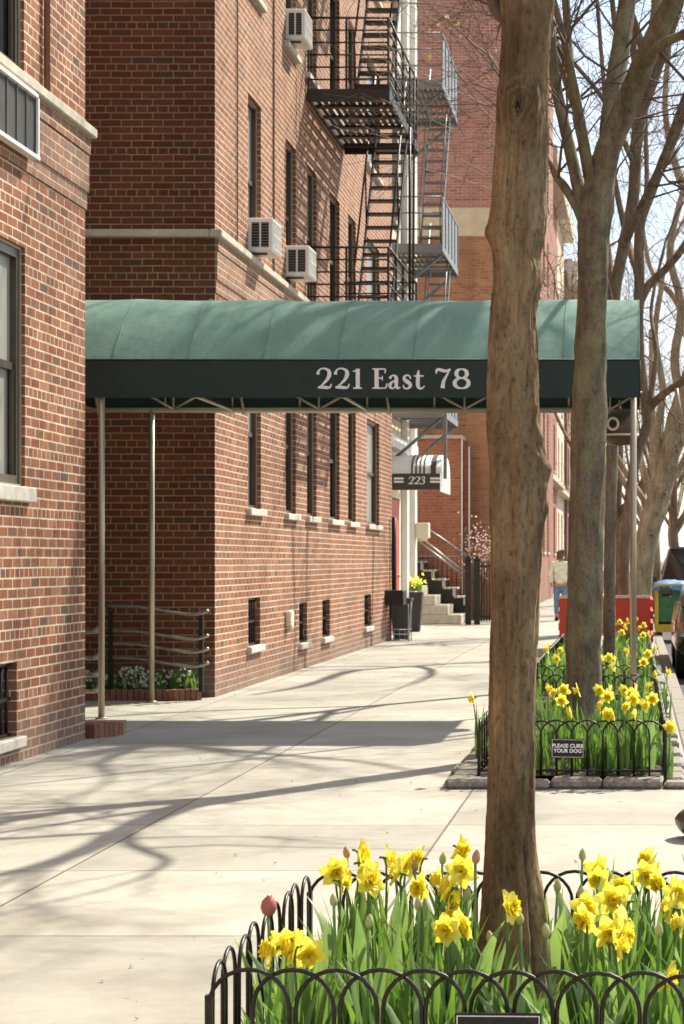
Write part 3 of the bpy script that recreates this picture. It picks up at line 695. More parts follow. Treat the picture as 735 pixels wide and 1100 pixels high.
def planter(pts, lab, zt=.105, wd=.10):
    t = thing('brick_planter', (pts[0][0], pts[0][1], 0), lab, 'planter', 'low brick planters flanking the entrance')
    b = MB()
    for (xa, ya), (xb, yb) in zip(pts, pts[1:]):
        L = math.hypot(xb-xa, yb-ya); n = max(1, int(L/.055)); ux, uy = (xb-xa)/L, (yb-ya)/L; nx, ny = -uy, ux
        for i in range(n):
            a0, a1 = i*L/n+.004, (i+1)*L/n-.004; j = random.uniform(-.003, .003)
            poly = [(xa+ux*a0, ya+uy*a0, 0), (xa+ux*a1, ya+uy*a1, 0), (xa+ux*a1+nx*wd, ya+uy*a1+ny*wd, 0), (xa+ux*a0+nx*wd, ya+uy*a0+ny*wd, 0)]
            b.prism(poly, (0, 0, zt+j), i % 3)
    b.build('brick_edging', [simple('edging_brick', c, .9, scale=30) for c in ((.24, .10, .06), (.26, .115, .07), (.22, .09, .055))], t)
    return t
t = planter([(-6.2, 19.42), (-4.75, 19.40), (-4.36, 19.36), (-4.12, 19.5)], 'low brick planter with small white flowers against the dark side wall')
b = MB(); b.box(-6.2, -4.2, 19.52, YA-.005, 0, .085); b.build('soil', M['soil'], t)
rnd = random.Random(5)
fl = thing('white_flowers', (-4.9, 19.7, .085), 'low bushy plants with clusters of small white flowers in the far brick planter', 'flowers')
b = MB(); b_w = MB()
for i in range(420):
    x = rnd.uniform(-5.35, -4.22); y = rnd.uniform(19.53, 19.86); dens = 1 if x < -4.55 else .45
    if rnd.random() > dens: continue
    hh = .085+rnd.uniform(.04, .24)*(.5+.5*noise.noise((x*3, y*3, 0))+.3)
    r = rnd.uniform(.013, .024)
    for k in range(5):
        a = 2*PI*k/5+rnd.random(); c = Vector((x, y, hh)); d = Vector((math.cos(a), -.55, math.sin(a)*.8)).normalized(); s = d.orthogonal().normalized()*r*.45
        (b_w if rnd.random() < .62 else b).add([c, c+d*r*.6+s, c+d*r*1.1, c+d*r*.6-s], [(0, 1, 2, 3)])
for i in range(130):
    x = rnd.uniform(-5.4, -4.2); blade(b, (x, rnd.uniform(19.53, 19.86), .08), rnd.random()*6.3, rnd.uniform(.1, .24), .022, .8, 0, rnd)
b.build('leaves', M['leaf'], fl); b_w.build('blossom', M['white_petal'], fl)
t = planter([(-3.98, 15.62), (-4.12, 15.30)], 'low brick planter edge beside the corner of the nearest building')
b = MB()
for k in range(10):
    b.rbox(-4.6+.0685*(k), -4.6+.0685*(k)+.064, 15.60, 15.80, 0, .10, .004, 0)
b.box(-9, -4.62, 15.21, 15.8, 0, .098); b.build('return_edging', simple('edging_brick_pale', (.34, .17, .105), .9, scale=20), t)
def railing(post, pts_fn, hs, lab, zb):
    t = thing('curved_railing', (post[0][0], post[0][1], zb), lab, 'railing', 'curved steel railings beside the entrance')
    for h in hs:
        b = MB(); pp = catmull(pts_fn(h), 6)
        b.tube(pp, .017, 6); b.build('rail', M['steel_dark'], t)
    for x, y in post:
        b = MB(); b.box(x-.02, x+.02, y-.014, y+.014, zb, max(hs)+.005); b.build('post', M['black'], t)
XP = lambda x, d: (x-CX)*d/F
railing([(XP(216, 19.46), 19.46), (XP(119, 19.5), 19.5)], lambda h: [(XP(113, 19.5), 19.52, h+.06), (XP(150, 19.5), 19.48, h+.05), (XP(195, 19.46), 19.44, h-.01), (XP(211, 19.4), 19.42, h-.015), (XP(224, 19.4), 19.40, h+.02)],
        [.34, .475, .60, .835], 'steel railing of four curved bars in front of the dark wall planter', .08)
railing([(XP(109, 17.4), 17.4), (-6, 17.4)], lambda h: [(-6, 17.4, h+.02), (XP(90, 17.4), 17.38, h-.03), (XP(99, 17.3), 17.34, h-.012), (XP(106, 17.3), 17.33, h+.015), (XP(108.5, 17.4), 17.38, h+.02)],
        [.25, .385, .53, .755], 'steel railing of four curved bars just behind the nearest building corner', 0)

# --- awning 223 -------------------------------------------------------------
A = thing('door_awning', (FX, 36.4, 2.5), 'white barrel awning with dark band reading 223 over the red door', 'awning')
ax0, ax1, ay0, ay1 = HX+.055, -3.36, 35.35, 37.25
b = MB(); n = 14; vs = []
for x in (ax0, ax1):
    for k in range(n+1):
        a = PI*k/n; vs.append((x, (ay0+ay1)/2-(ay1-ay0)/2*math.cos(a), 2.83+.36*math.sin(a)**.8))
b.add(vs, [(k, k+1, n+2+k, n+1+k) for k in range(n)]+[tuple(range(n+1, 2*n+2))], 0, True)
b.build('cover', M['cloth_white'], A)
b = MB(); b.box(ax0, ax1-.001, ay0-.006, ay0, 2.55, 2.83); v = b.build('valance', M['cloth_brown'], A)
b = MB(); b.box(ax1, ax1+.006, ay0-.006, ay1, 2.52, 2.83); b.build('side_valance', M['cloth_white'], A)
b = MB(); pq = lambda x: XP(400+x/5.65, ay0); pz = lambda y: (CY-440-y/5.65)*ay0/F+H
for ch, a, c in (('2', 218, 250), ('2', 253, 287), ('3', 288, 318)): glyph(b, ch, pq(a), pq(c), pz(452), pz(408)-pz(452), ay0-.012, .18)
b.build('lettering', M['letter'], v)
for a, c in ((132, 190), (352, 413)):
    b = MB()
    for yy in (418, 438): b.box(pq(a), pq(c), ay0-.011, ay0-.008, pz(yy+6), pz(yy-6))
    b.build('double_line', M['letter'], v)
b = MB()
for q_, w_ in ((.16, .09), (.29, .03), (.36, .03), (.43, .03), (.50, .03)):  # one broad border stripe; the thin bars are painted fire-escape shadows
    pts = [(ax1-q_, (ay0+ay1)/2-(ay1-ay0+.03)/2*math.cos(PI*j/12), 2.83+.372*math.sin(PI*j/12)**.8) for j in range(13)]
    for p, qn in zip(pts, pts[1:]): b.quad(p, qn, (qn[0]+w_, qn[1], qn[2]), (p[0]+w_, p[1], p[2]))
b.build('stripe_and_shadow_bars', M['cloth_brown'], A)
b = MB(); b.tube([(ax0, ay0+.03, 2.56), (ax1-.02, ay0+.03, 2.56), (ax1-.02, ay1-.03, 2.56)], .018, 6); b.build('frame', M['steel'], A)

# --- far brick buildings ----------------------------------------------------
BB = thing('apartment_building', (-5, 50, 0), 'tall red brick block with a tan painted strip across its blank side wall', 'building')
b = MB(); X3 = -2.95
b.quad((-14, 46, 9.25), (X3, 46, 9.25), (X3, 46, 27), (-14, 46, 27), 0); b.quad((-14, 46, 8.62), (X3, 46, 8.62), (X3, 46, 9.25), (-14, 46, 9.25), 1)
b.quad((-14, 46, 0), (X3, 46, 0), (X3, 46, 8.62), (-14, 46, 8.62), 2)
ops = [(y, y+1.1, z, z+1.7) for y in range(48, 72, 3) for z in (1.6, 4.6, 7.5, 10.4, 13.3, 16.2)]
wall_grid(b, (X3, 0, 0), (0, 1, 0), (1, 0, 0), 46, 74, 0, 27, ops, m=3, mr=3)
b.quad((X3, 46, 27), (X3, 74, 27), (-14, 74, 27), (-14, 46, 27), 3); b.quad((X3, 74, 0), (-14, 74, 0), (-14, 74, 27), (X3, 74, 27), 3)
b.build('wall', [M['brick_far_red'], M['render_tan'], M['brick_far_orange'], M['brick_far_y']], BB)
for a, c, z0, z1 in ops:
    window_x(BB, X3, a, c, z0, z1, M['tanframe'], M['glass'])
b = MB(); b.box(-14, XP(496, 45), 45, 45.99, 0, 4.0); b.box(XP(496, 45)+.01, XP(503.5, 45.3), 45.3, 45.99, 0, 3.85)
w = b.build('side_wing', [M['brick_wing']], BB)
b = MB(); b.rbox(-14, XP(497, 45), 44.93, 45.99, 4.002, 4.08, .01); b.build('coping', M['stone'], w)
for px, d, h in ((496.3, 44.93, 4.0), (504, 45.25, 3.85)):
    b = MB(); b.tube([(XP(px, d), d, .6), (XP(px, d), d, h)], .015, 8); b.build('downpipe', M['white'], BB)
# cream lintel bands seen on the painted house beyond
cols = [((.34, .13, .09), 16.5), ((.60, .50, .36), 17.5), ((.22, .11, .08), 15.5), ((.50, .42, .32), 18), ((.32, .15, .11), 16), ((.55, .47, .35), 17)]
labs = ['row house of red brick just beyond the tall blank block', 'cream row house second beyond the tall blank block', 'dark brownstone row house down the street with railed stoop', 'pale tan row house farther down the street', 'faded red row house near the far end of the street', 'cream row house at the far end of the street']
for i, (c, hh) in enumerate(cols):
    y0 = 74.1+i*13; y1 = y0+12.9; X = -3.3-.15*(i % 2)
    T = thing('row_house', (X, y0, 0), labs[i], 'building', 'row houses down the street')
    b = MB(); ops = [(y0+1.2+k*4, y0+2.6+k*4, z, z+1.9) for k in range(3) for z in (1.6, 5.0, 8.2, 11.3) if z+2.2 < hh]
    wall_grid(b, (X, 0, 0), (0, 1, 0), (1, 0, 0), y0, y1, 0, hh, ops, .2, 0, 0)
    b.quad((X, y0, 0), (-14, y0, 0), (-14, y0, hh), (X, y0, hh)); b.quad((X, y1, 0), (-14, y1, 0), (-14, y1, hh), (X, y1, hh)); b.quad((X, y0, hh), (X, y1, hh), (-14, y1, hh), (-14, y0, hh))
    b.build('wall', simple('row_house_front', c, .9, scale=1.5), T)
    for o in ops: window_x(T, X, *o, M['tanframe'], M['glass'], depth=.18)
    b = MB(); b.rbox(X, X+.5, y0+.05, y1-.05, hh-.7, hh-.1, .03); b.build('cornice', M['cream'] if i % 2 else M['stone'], T); b = MB(); b.box(X, X+.35, y0+.05, y1-.05, 4.3, 4.5); b.build('belt_course', M['stone'], T)
    b = MB()
    for k in range(7): b.box(X+.02, X+1.6-.2*k, y0+9.6, y0+11.2, .18*k+.001, .18*(k+1))
    b.build('stoop', simple('brownstone', (.16, .09, .065), .9), T)

# --- stoop with iron rails --------------------------------------------------
ST = thing('stone_stoop', (-4, 42, 0), 'pale stone stoop with iron handrails beyond the red door', 'steps')
b = MB(); sx = XP(498, 43.2)
for k in range(4):
    b.rbox(-6.5, sx-.27*k, 42.55-.0*k, 43.9, .2*k+.001, .2*(k+1), .012)
b.build('lower_steps', M['stone'], ST)
s5 = XP(500, 43.7); b = MB(); c = MB()
for k in range(9):
    xr = s5-.23*k; zt_ = .56+.19*k
    b.box(xr-.23 if k < 8 else -6.5, xr-.001, 43.95, 44.9, .0, zt_-.04)
    c.rbox(xr-.26, xr+.015, 43.93, 44.9, zt_-.038, zt_, .004); c.rbox(xr-.06, xr+.004, 43.94, 43.949, zt_-.19, zt_-.04, .001)
b.build('dark_cheek', M['black'], ST); c.build('treads', M['sillstone'], ST)
rl = simple('pale_rail', (.30, .26, .25), .4, .3)
for (xa, ya, xb, yb, d) in ((446, 559, 500.5, 596, 43.9), (446, 573, 499.5, 615, 42.62), (446, 579, 497.5, 618, 42.7)):
    b = MB(); b.tube([P(xa, ya, d), P(xb, yb, d)], .024, 6); b.build('handrail', rl, ST)
b = MB(); b.tube([P(440, 597.5, 43.93), P(501, 597.5, 43.93)], .02, 5); b.build('top_rail', rl, ST)
b = MB()
for k in range(22):
    x = s5-.10*k; t_ = .10*k
    b.tube([(x, 43.92, .60+.8*t_), (x, 43.92, 1.40)] if .60+.8*t_ < 1.3 else [(x, 43.92, 1.2), (x, 43.92, 1.41)], .009, 4)
    b.tube([(x, 42.64, .25+.75*t_), (x, 42.64, 1.02+.78*t_)], .008, 4)
b.build('balusters', M['black'], ST)
FN = thing('iron_fence', (-3.4, 43.5, 0), 'black iron fence and gate posts at the foot of the stoop', 'fence')
for px in (503.5, 513):
    b = MB(); x = XP(px, 42.6); b.rbox(x-.06, x+.06, 42.45, 42.57, 0, 1.33, .01); b.rbox(x-.075, x+.075, 42.43, 42.59, 1.33, 1.37, .01); b.tube([(x, 42.51, 1.37), (x, 42.51, 1.43)], .035, 8); b.build('post', M['black'], FN)
b = MB(); xa, xb = XP(515, 42.6), -2.75
for i in range(10):
    x = xa+(xb-xa)*i/9; b.tube([(x, 42.55, .05), (x, 42.55, 1.35)], .012, 5)
for i in range(60):
    y = 42.6+i*.16; b.tube([(xb, y, .05), (xb, y, 1.3)], .012, 4)
for z in (.15, 1.2): b.box(xa, xb, 42.54, 42.56, z, z+.03); b.box(xb-.01, xb+.01, 42.6, 52.2, z, z+.03)
b.build('bars', M['black'], FN)
BL = thing('blossom_shrub', (XP(515, 44), 44, 0), 'pink and white blossoming shrub behind the black iron fence', 'shrub')
rnd = random.Random(9); b = MB(); b2_ = MB()
for i in range(12):
    a = rnd.random()*6.3; b.tube([(XP(515, 44), 44, 0), (XP(515, 44)+.15*math.cos(a), 44+.15*math.sin(a), 1.0), (XP(515, 44)+.32*math.cos(a), 44+.3*math.sin(a), rnd.uniform(1.4, 2.1))], [.02, .01, .004], 4)
for i in range(330):
    c = Vector((XP(516, 44)+rnd.gauss(0, .2), 44+rnd.gauss(0, .2), 1.55+rnd.gauss(0, .26))); r = rnd.uniform(.012, .024)
    d = Vector((rnd.gauss(0, 1), rnd.gauss(0, 1), rnd.gauss(0, 1))).normalized(); e = d.orthogonal().normalized(); f = d.cross(e)
    b2_.add([c+e*r, c+f*r, c-e*r, c-f*r], [(0, 1, 2, 3)])
b.build('stems', M['twig'], BL); b2_.build('blossom', M['pink_petal'], BL)

# --- bins and pots by the middle building ------------------------------------
WB = thing('window_box', (-3.95, 33.6, 0), 'black box planter on a thin wire stand against the brick corner', 'planter')
b = MB(); xa, xb = XP(409, 33.5), XP(434, 33.5)
b.rbox(xa, xb, 33.4, 33.9, .60, .84, .01); b.build('trough', M['black'], WB)
b = MB()
for x in (xa+.03, xb+.08):
    for y in (33.42, 33.88): b.tube([(x, y, 0), (x, y, .62)], .009, 5)
for z in (.03, .12, .2): b.tube([(xa+.03, 33.42, z), (xb+.08, 33.42, z), (xb+.08, 33.88, z), (xa+.03, 33.88, z), (xa+.03, 33.42, z)], .007, 4)
for k in range(5):
    x = xa+.05+k*.09; b.tube([(x, 33.42, .03), (x, 33.42, .2)], .006, 4)
b.build('wire_stand', M['steel_dark'], WB)
TB = thing('tapered_bin', (-3.8, 34.2, 0), 'dark grey tapered bin under the black box planter', 'bin')
def taper(b, cx, cy, w0, w1, z0, z1, m=0, d=1):
    b.add([(cx-w0, cy-w0*d, z0), (cx+w0, cy-w0*d, z0), (cx+w0, cy+w0*d, z0), (cx-w0, cy+w0*d, z0), (cx-w1, cy-w1*d, z1), (cx+w1, cy-w1*d, z1), (cx+w1, cy+w1*d, z1), (cx-w1, cy+w1*d, z1)],
          [(0,1,5,4), (1,2,6,5), (2,3,7,6), (3,0,4,7), (4,5,6,7), (3,2,1,0)], m)
b = MB(); taper(b, XP(431, 34.2), 34.25, .12, .17, .0, .66); taper(b, XP(431, 34.2), 34.25, .185, .185, .661, .70)
b.build('body', simple('dark_grey_plastic', (.06, .06, .055), .5), TB)
TP = thing('tall_planter', (XP(446, 38), 38, 0), 'tall dark tapered pot with yellow flowers by the cream house', 'planter')
b = MB(); taper(b, XP(446, 38.2), 38.2, .09, .15, 0, .74); b.build('pot', simple('dark_glazed_pot', (.035, .03, .026), .5), TP)
b = MB(); b2_ = MB(); rnd = random.Random(3)
for i in range(70): blade(b, (XP(445, 38.2)+rnd.uniform(-.15, .15), 38.2+rnd.uniform(-.15, .15), .76), rnd.random()*6.3, rnd.uniform(.1, .25), .02, .9, 0, rnd)
for i in range(120):
    c = Vector((XP(446, 38.2)+rnd.gauss(0, .11), 38.2+rnd.gauss(0, .1), .94+rnd.gauss(0, .06))); d = Vector((rnd.gauss(0, 1), rnd.gauss(0, 1), rnd.gauss(0, 1))).normalized(); e = d.orthogonal().normalized(); f = d.cross(e); r = .028
    b2_.add([c+e*r, c+f*r, c-e*r, c-f*r], [(0, 1, 2, 3)])
b.build('leaves', M['leaf'], TP); b2_.build('flowers', M['petal'], TP)

# ------------------------------------------------------------ trees
def branch(mb, p0, d, L, r, rnd, depth, grow, maxd, up=.12, n=4, curl=.32, stop=None):
    pts = [p0.copy()]; rads = [r]; seg = max(3, int(L/.28)); p = p0.copy(); d = d.normalized()
    ax = Vector((rnd.gauss(0, 1), rnd.gauss(0, 1), rnd.gauss(0, 1)))
    for i in range(seg):
        d = (d+Vector((rnd.gauss(0, curl), rnd.gauss(0, curl), rnd.gauss(0, curl)))*.42+Vector((0, 0, up))*.5+ax*.03).normalized()
        p = p+d*(L/seg); pts.append(p.copy()); rads.append(max(r*(1-.75*(i+1)/seg), .0022))
    mb.tube(pts, rads, n if r > .012 else 3, 0, False)
    if depth < maxd:
        k = grow if depth else grow+1
        for j in range(k):
            i = rnd.randint(max(1, seg//3), seg); q = pts[i]; t = (pts[i]-pts[i-1]).normalized()
            o = t.orthogonal().normalized(); o.rotate(Matrix.Rotation(rnd.random()*2*PI, 3, t))
            dd = t*.75+o*rnd.uniform(.5, 1.0)
            branch(mb, q, dd, L*rnd.uniform(.45, .75), max(rads[i]*.72, .0025), rnd, depth+1, grow, maxd, up, n, curl)
def bark_disp(amp, fz=1.0, fs=26):
    def f(p, d):
        return amp*(noise.noise((d.x*3+p.x, d.y*3+p.y, p.z*3*fz))*1.1+.55*noise.noise((p.x*fs, p.y*fs, p.z*fs*.25))+.5*noise.noise((p.x*9, p.y*9, p.z*5)))
    return f
def street_tree(name, lab, limbs, z_base, bm, tw, seed, twigs=True, grow=3, maxd=3, tl=1.0, rings=10, segs=20, amp=.12, dens=.5, group='street trees along the kerb', upf=.12):
    """limbs: list of paths; each path is [(px, py, distance, width_px), ...] from the photograph; the first is the trunk"""
    x0, y0, d0, w0 = limbs[0][0]
    root = thing(name, ((x0-CX)*d0/F, d0, 0), lab, 'tree', group)
    tb = MB(); cb = MB(); rnd = random.Random(seed)
    for li, path in enumerate(limbs):
        pts = [P(a, b_, d) for a, b_, d, w in path]; rad = [w*d/F/2 for a, b_, d, w in path]
        v4 = catmull([Vector((p.x, p.y, p.z, r)) for p, r in zip(pts, rad)], rings)
        big = rad[0] > .03
        tb.tube([Vector(v[:3]) for v in v4], [max(v[3], .004) for v in v4], segs if li == 0 else 10 if big else 6, 0, True, bark_disp(amp))
        if twigs and li > 0:
            L = sum((pts[i+1]-pts[i]).length for i in range(len(pts)-1))
            for i in range(int(L/dens)+1):
                k = rnd.randint(len(v4)//4, len(v4)-1); t = (Vector(v4[k][:3])-Vector(v4[k-1][:3])).normalized()
                o = t.orthogonal().normalized(); o.rotate(Matrix.Rotation(rnd.random()*2*PI, 3, t))
                branch(cb, Vector(v4[k][:3]), t*.6+o, rnd.uniform(.8, 1.7)*tl, min(v4[k][3]*.5, .014), rnd, 0, grow, maxd, upf)
            # leader continuing above
            t = (Vector(v4[-1][:3])-Vector(v4[-2][:3])).normalized()
            branch(cb, Vector(v4[-1][:3]), t, rnd.uniform(1.8, 2.6)*tl, max(v4[-1][3], .01), rnd, 0, grow+1, maxd, upf)
    tb.build('trunk', bm, root)
    if cb.v: cb.build('crown', tw, root)
    return root

# front tree, shaped ring by ring from its outline
def front_tree():
    D = 5.3; k = D/F
    prof = [(-420,546,592),(-250,540,596),(-100,534,598),(0,533,598),(35,536,595),(70,534,592),(104,532,591),(140,530,592),(173,529,590),(210,527,587),(236,524,587),(250,521.5,586),(262,525,584),(278,528,581),(300,528.5,584),(335,525,577),(370,523,578),(404,521.7,579),(449,520.5,580),(480,522,585),(508,524,589),(536,523.5,588),(560,523,587),(590,525,584),(648,526,582),(700,525,580),(756,524,578),(808,524,578),(860,521,577),(898,519.5,577),(930,518,579),(956,515,584),(994,512,588),(1040,506,592),(1100,495,600),(1140,484,610)]
    root = thing('street_tree', ((550-CX)*k, D, 0), 'large knotted tan tree trunk standing in the nearest flower bed', 'tree', 'street trees along the kerb')
    cs = catmull([Vector((y, (l+r)/2, (r-l)/2)) for y, l, r in prof], 12); cs.reverse()
    n = 132; vs = []; fs = []; ring_pts = []
    # densify
    rows = []
    for i in range(len(cs)-1):
        a, b_ = cs[i], cs[i+1]; m_ = max(1, int(abs(a.x-b_.x)/2.6))
        for j in range(m_): rows.append(a.lerp(b_, j/m_))
    rows.append(cs[-1])
    burrs = [(470, -.25, .016, 9, .24), (505, -.12, .020, 12, .26), (528, -.35, .014, 9, .22), (548, -.1, .017, 9, .24), (440, -.5, .012, 10, .22), (490, -.62, .010, 8, .2), (250, PI+.15, .010, 7, .3), (560, -.62, .009, 8, .2), (905, -1.9, .006, 10, .3), (230, -.25, .008, 20, .3), (700, -2.3, .006, 10, .3), (800, -.9, .006, 9, .25), (640, -1.0, .005, 9, .2)]
    for row in rows:
        y, cx, hw = row; Z = (CY-y)*k+H; cxw = (cx-CX)*k; r0 = hw*k
        for j in range(n):
            a = 2*PI*j/n; ca, sa = math.cos(a), math.sin(a)
            q = Vector((ca*2.0, sa*2.0, Z*1.3))
            twist = Z*.5
            d = .007*noise.noise(q)+.008*noise.noise(Vector((math.cos(a+twist)*6, math.sin(a+twist)*6, Z*1.6)))
            rg = noise.noise(Vector((math.cos(a+twist*.4)*13, math.sin(a+twist*.4)*13, Z*3.4)))
            d += .0055*rg+.0035*noise.noise(Vector((ca*30, sa*30, Z*11)))-.003+.0016*noise.noise(Vector((ca*8, sa*8, Z*70)))
            d = d*.8-.0045
            for by, ba, bh, bs, bw in burrs:
                da = (a-ba+PI) % (2*PI)-PI; g = math.exp(-(da/bw)**2-((y-by)/bs)**2)
                if g > .01: d += bh*g*(.8+.5*noise.noise(Vector((a*9, y*.12, 3))))*.75
            # eye-shaped knot with a hollow
            da = ((a+PI/2+.12+PI) % (2*PI)-PI)*hw; dy = y-112; rr = math.hypot(da/1.15, dy)
            if rr < 60: d += .0040*math.cos(rr*.55+1.8*noise.noise((a*3, y*.05, 0)))*math.exp(-(rr/30)**2)-.022*math.exp(-(math.hypot(da/1.0, dy/2.0)/4.0)**2)+.012*math.exp(-(rr/18)**2)
            # root flutes and the split near the foot
            if y > 900: d += .010*math.sin(a*5+1)*min(1, (y-900)/200)
            spl = math.exp(-(((a+.80+.10*noise.noise((y*.03, 1, 2))+PI) % (2*PI)-PI)/.10)**2)
            if y > 895: d -= .055*spl*min(1, (y-895)/40)
            spl2 = math.exp(-(((a+1.9+PI) % (2*PI)-PI)/.05)**2)
            if 540 < y < 600: d -= .006*spl2*math.sin((y-540)/60*PI)
            r = r0+d
            vs.append((cxw+r*ca, D+r*sa*.96, Z))
    m_ = len(rows)
    for i in range(m_-1):
        for j in range(n): fs.append((i*n+j, i*n+(j+1) % n, (i+1)*n+(j+1) % n, (i+1)*n+j))
    b = MB(); b.add(vs, fs, 0, True)
    tr = b.build('trunk', M['bark1'], root)
    b = MB(); c = P(556.5, 115, D-.066); b.add([c+Vector((.0058*math.cos(t), -.006-.003*math.cos(t)**2, .016*math.sin(t))) for t in [2*PI*i/14 for i in range(14)]]+[c+Vector((0, .004, 0))], [(i, (i+1) % 14, 14) for i in range(14)])
    b.build('hollow', M['hole'], tr)
    # limbs above the frame
    cb = MB(); rnd = random.Random(21); top = Vector(((569-CX)*k, D, (CY+420)*k+H))
    for i in range(6):
        a = i*1.05+.3; br = Vector((math.cos(a)*.8, math.sin(a)*.8, 1.1)); branch(cb, top-Vector((0, 0, .15*i)), br, 2.2, .045, rnd, 0, 3, 3)
    lb = catmull([P(545, 22, D), P(532, 8, D), P(524, -30, D), P(516, -110, D+.1), P(500, -260, D+.2)], 5)
    cb.tube(lb, [.018-.0004*i for i in range(len(lb))], 8)
    cb.build('crown', M['twig'], root)
    return root
front_tree()

T2 = street_tree('street_tree', 'mossy straight tree trunk forking above the canopy, growing from the second flower bed', [
    [(625, 830, 14.4, 50), (625, 800, 14.4, 43), (626, 740, 14.4, 38.5), (629, 640, 14.4, 38), (631, 540, 14.4, 36), (633, 450, 14.4, 38), (634, 404, 14.4, 35), (636, 330, 14.4, 32), (638, 270, 14.4, 33), (640, 225, 14.4, 36), (646, 190, 14.4, 30), (653.6, 160, 14.3, 27), (674, 111, 14.2, 25), (695, 59, 14.0, 23), (723, 0, 13.8, 20), (750, -70, 13.6, 17), (770, -150, 13.5, 12)],
    [(634, 250, 14.4, 20), (626, 222, 14.4, 15), (613.7, 167, 14.5, 13), (604, 125, 14.5, 12.5), (598, 94, 14.6, 12), (594, 62, 14.6, 11), (590, 10, 14.6, 9), (580, -80, 14.6, 7), (560, -200, 14.6, 4)],
    [(640, 232, 14.5, 16), (633, 194, 14.6, 11.5), (622, 132, 14.8, 11), (613.7, 83, 14.9, 10), (610, 35, 15, 9), (608, 0, 15, 9), (600, -80, 15, 7), (585, -190, 15, 4)],
    [(646, 250, 14.5, 20), (650, 200, 14.7, 22), (657, 118, 15, 22), (667, 50, 15.2, 21), (675, 0, 15.3, 19), (690, -100, 15.3, 14), (700, -220, 15.3, 8)],
    [(686, 84, 14.1, 14), (700, 58, 13.8, 13), (716, 45, 13.5, 11), (735, 36, 13.3, 10), (775, 10, 13.0, 8), (810, -60, 12.8, 5)],
    [(640, 215, 14.4, 10), (610, 60, 14.0, 8), (560, -120, 13.4, 6), (500, -300, 12.8, 5), (440, -460, 12.4, 4)],
    [(700, 50, 14, 12), (720, -120, 14.8, 10), (700, -300, 15.6, 8), (690, -480, 16.0, 4)],
    [(740, -30, 13.7, 8), (830, -200, 13.8, 6), (950, -360, 14, 5), (1060, -470, 14.2, 3)],
    [(760, -100, 13.5, 7), (860, -330, 13.2, 5), (900, -480, 13, 4)],
    [(735, -40, 13.7, 6), (770, -250, 12.6, 5), (820, -420, 11.8, 5)],
    [(632, 250, 14.4, 13), (619, 222, 14.4, 10), (606, 200, 14.5, 10), (597, 189, 14.5, 7), (590, 172, 14.6, 4)]],
    0, M['bark2'], M['twig'], 5, grow=2, maxd=3, segs=40, rings=14, dens=.55)
T3 = street_tree('street_tree', 'slender brown tree just behind the mossy trunk, rising from the third flower bed', [
    [(654, 730, 22, 16), (655, 690, 22, 13.5), (655, 600, 22, 13), (657, 500, 22, 13), (660, 400, 22, 13), (660, 319, 22, 13), (669, 271, 22, 13), (681, 208, 22, 13), (685, 139, 21.8, 12), (702, 87, 21.6, 11), (720, 35, 21.4, 10), (740, -30, 21.2, 8), (760, -120, 21, 5)],
    [(670, 265, 22, 9), (690, 220, 21, 8), (712, 170, 20, 7), (733, 110, 19, 6), (760, 40, 18.5, 4)],
    [(660, 330, 22, 9), (650, 250, 22.5, 8), (628, 150, 23, 7), (600, 60, 23, 6), (580, -60, 23, 5), (560, -180, 23, 3)],
    [(685, 150, 21.8, 8), (672, 90, 22, 7), (660, 20, 22, 6), (650, -80, 22, 5), (640, -180, 22, 3)],
    [(662, 350, 22, 7), (640, 250, 20.5, 6), (622, 140, 19.5, 5), (590, 20, 18.5, 4), (540, -80, 18, 3)],
    [(720, 35, 21.4, 10), (690, -80, 21.6, 10), (580, -200, 21.8, 17), (427, -384, 22, 5)],
    [(730, 0, 21.4, 10), (690, -150, 21.2, 17), (620, -300, 21.4, 14), (560, -435, 21.6, 5)], [(740, -30, 21.2, 9), (745, -200, 21.8, 16), (733, -435, 22.6, 4)],
    [(702, 87, 21.6, 9), (660, -30, 21, 8.5), (590, -140, 20.6, 7.5), (498, -231, 20.4, 4)], [(745, -40, 21.2, 10), (800, -200, 21.6, 9), (866, -334, 22, 5)],
    [(740, -20, 21.3, 13), (800, -100, 21.5, 17), (870, -180, 22, 14), (960, -260, 22, 6)], [(735, -10, 21.3, 12), (770, -150, 22.5, 19), (795, -300, 23, 6)],
    [(745, -50, 21.2, 11), (850, -85, 20.5, 10), (940, -110, 20, 6)], [(742, -35, 21.2, 10), (850, -230, 22.5, 17), (920, -380, 23, 4)], [(738, -30, 21.2, 10), (760, -110, 20, 9), (800, -150, 19, 5)],
    [(690, 110, 21.8, 9), (660, -60, 21.4, 7), (610, -220, 21, 5.5), (560, -380, 20.6, 3)],
    [(672, 260, 22, 8), (700, 60, 22.6, 7), (720, -120, 23, 6), (760, -320, 23.2, 3)],
    [(683, 180, 22, 7), (650, 110, 21, 5), (610, 60, 20, 4.5), (560, 0, 19.5, 3.5), (500, -60, 19, 2.5)]],
    0, M['bark3'], M['twig'], 8, grow=3, maxd=3, segs=16, tl=1.05, dens=.6)
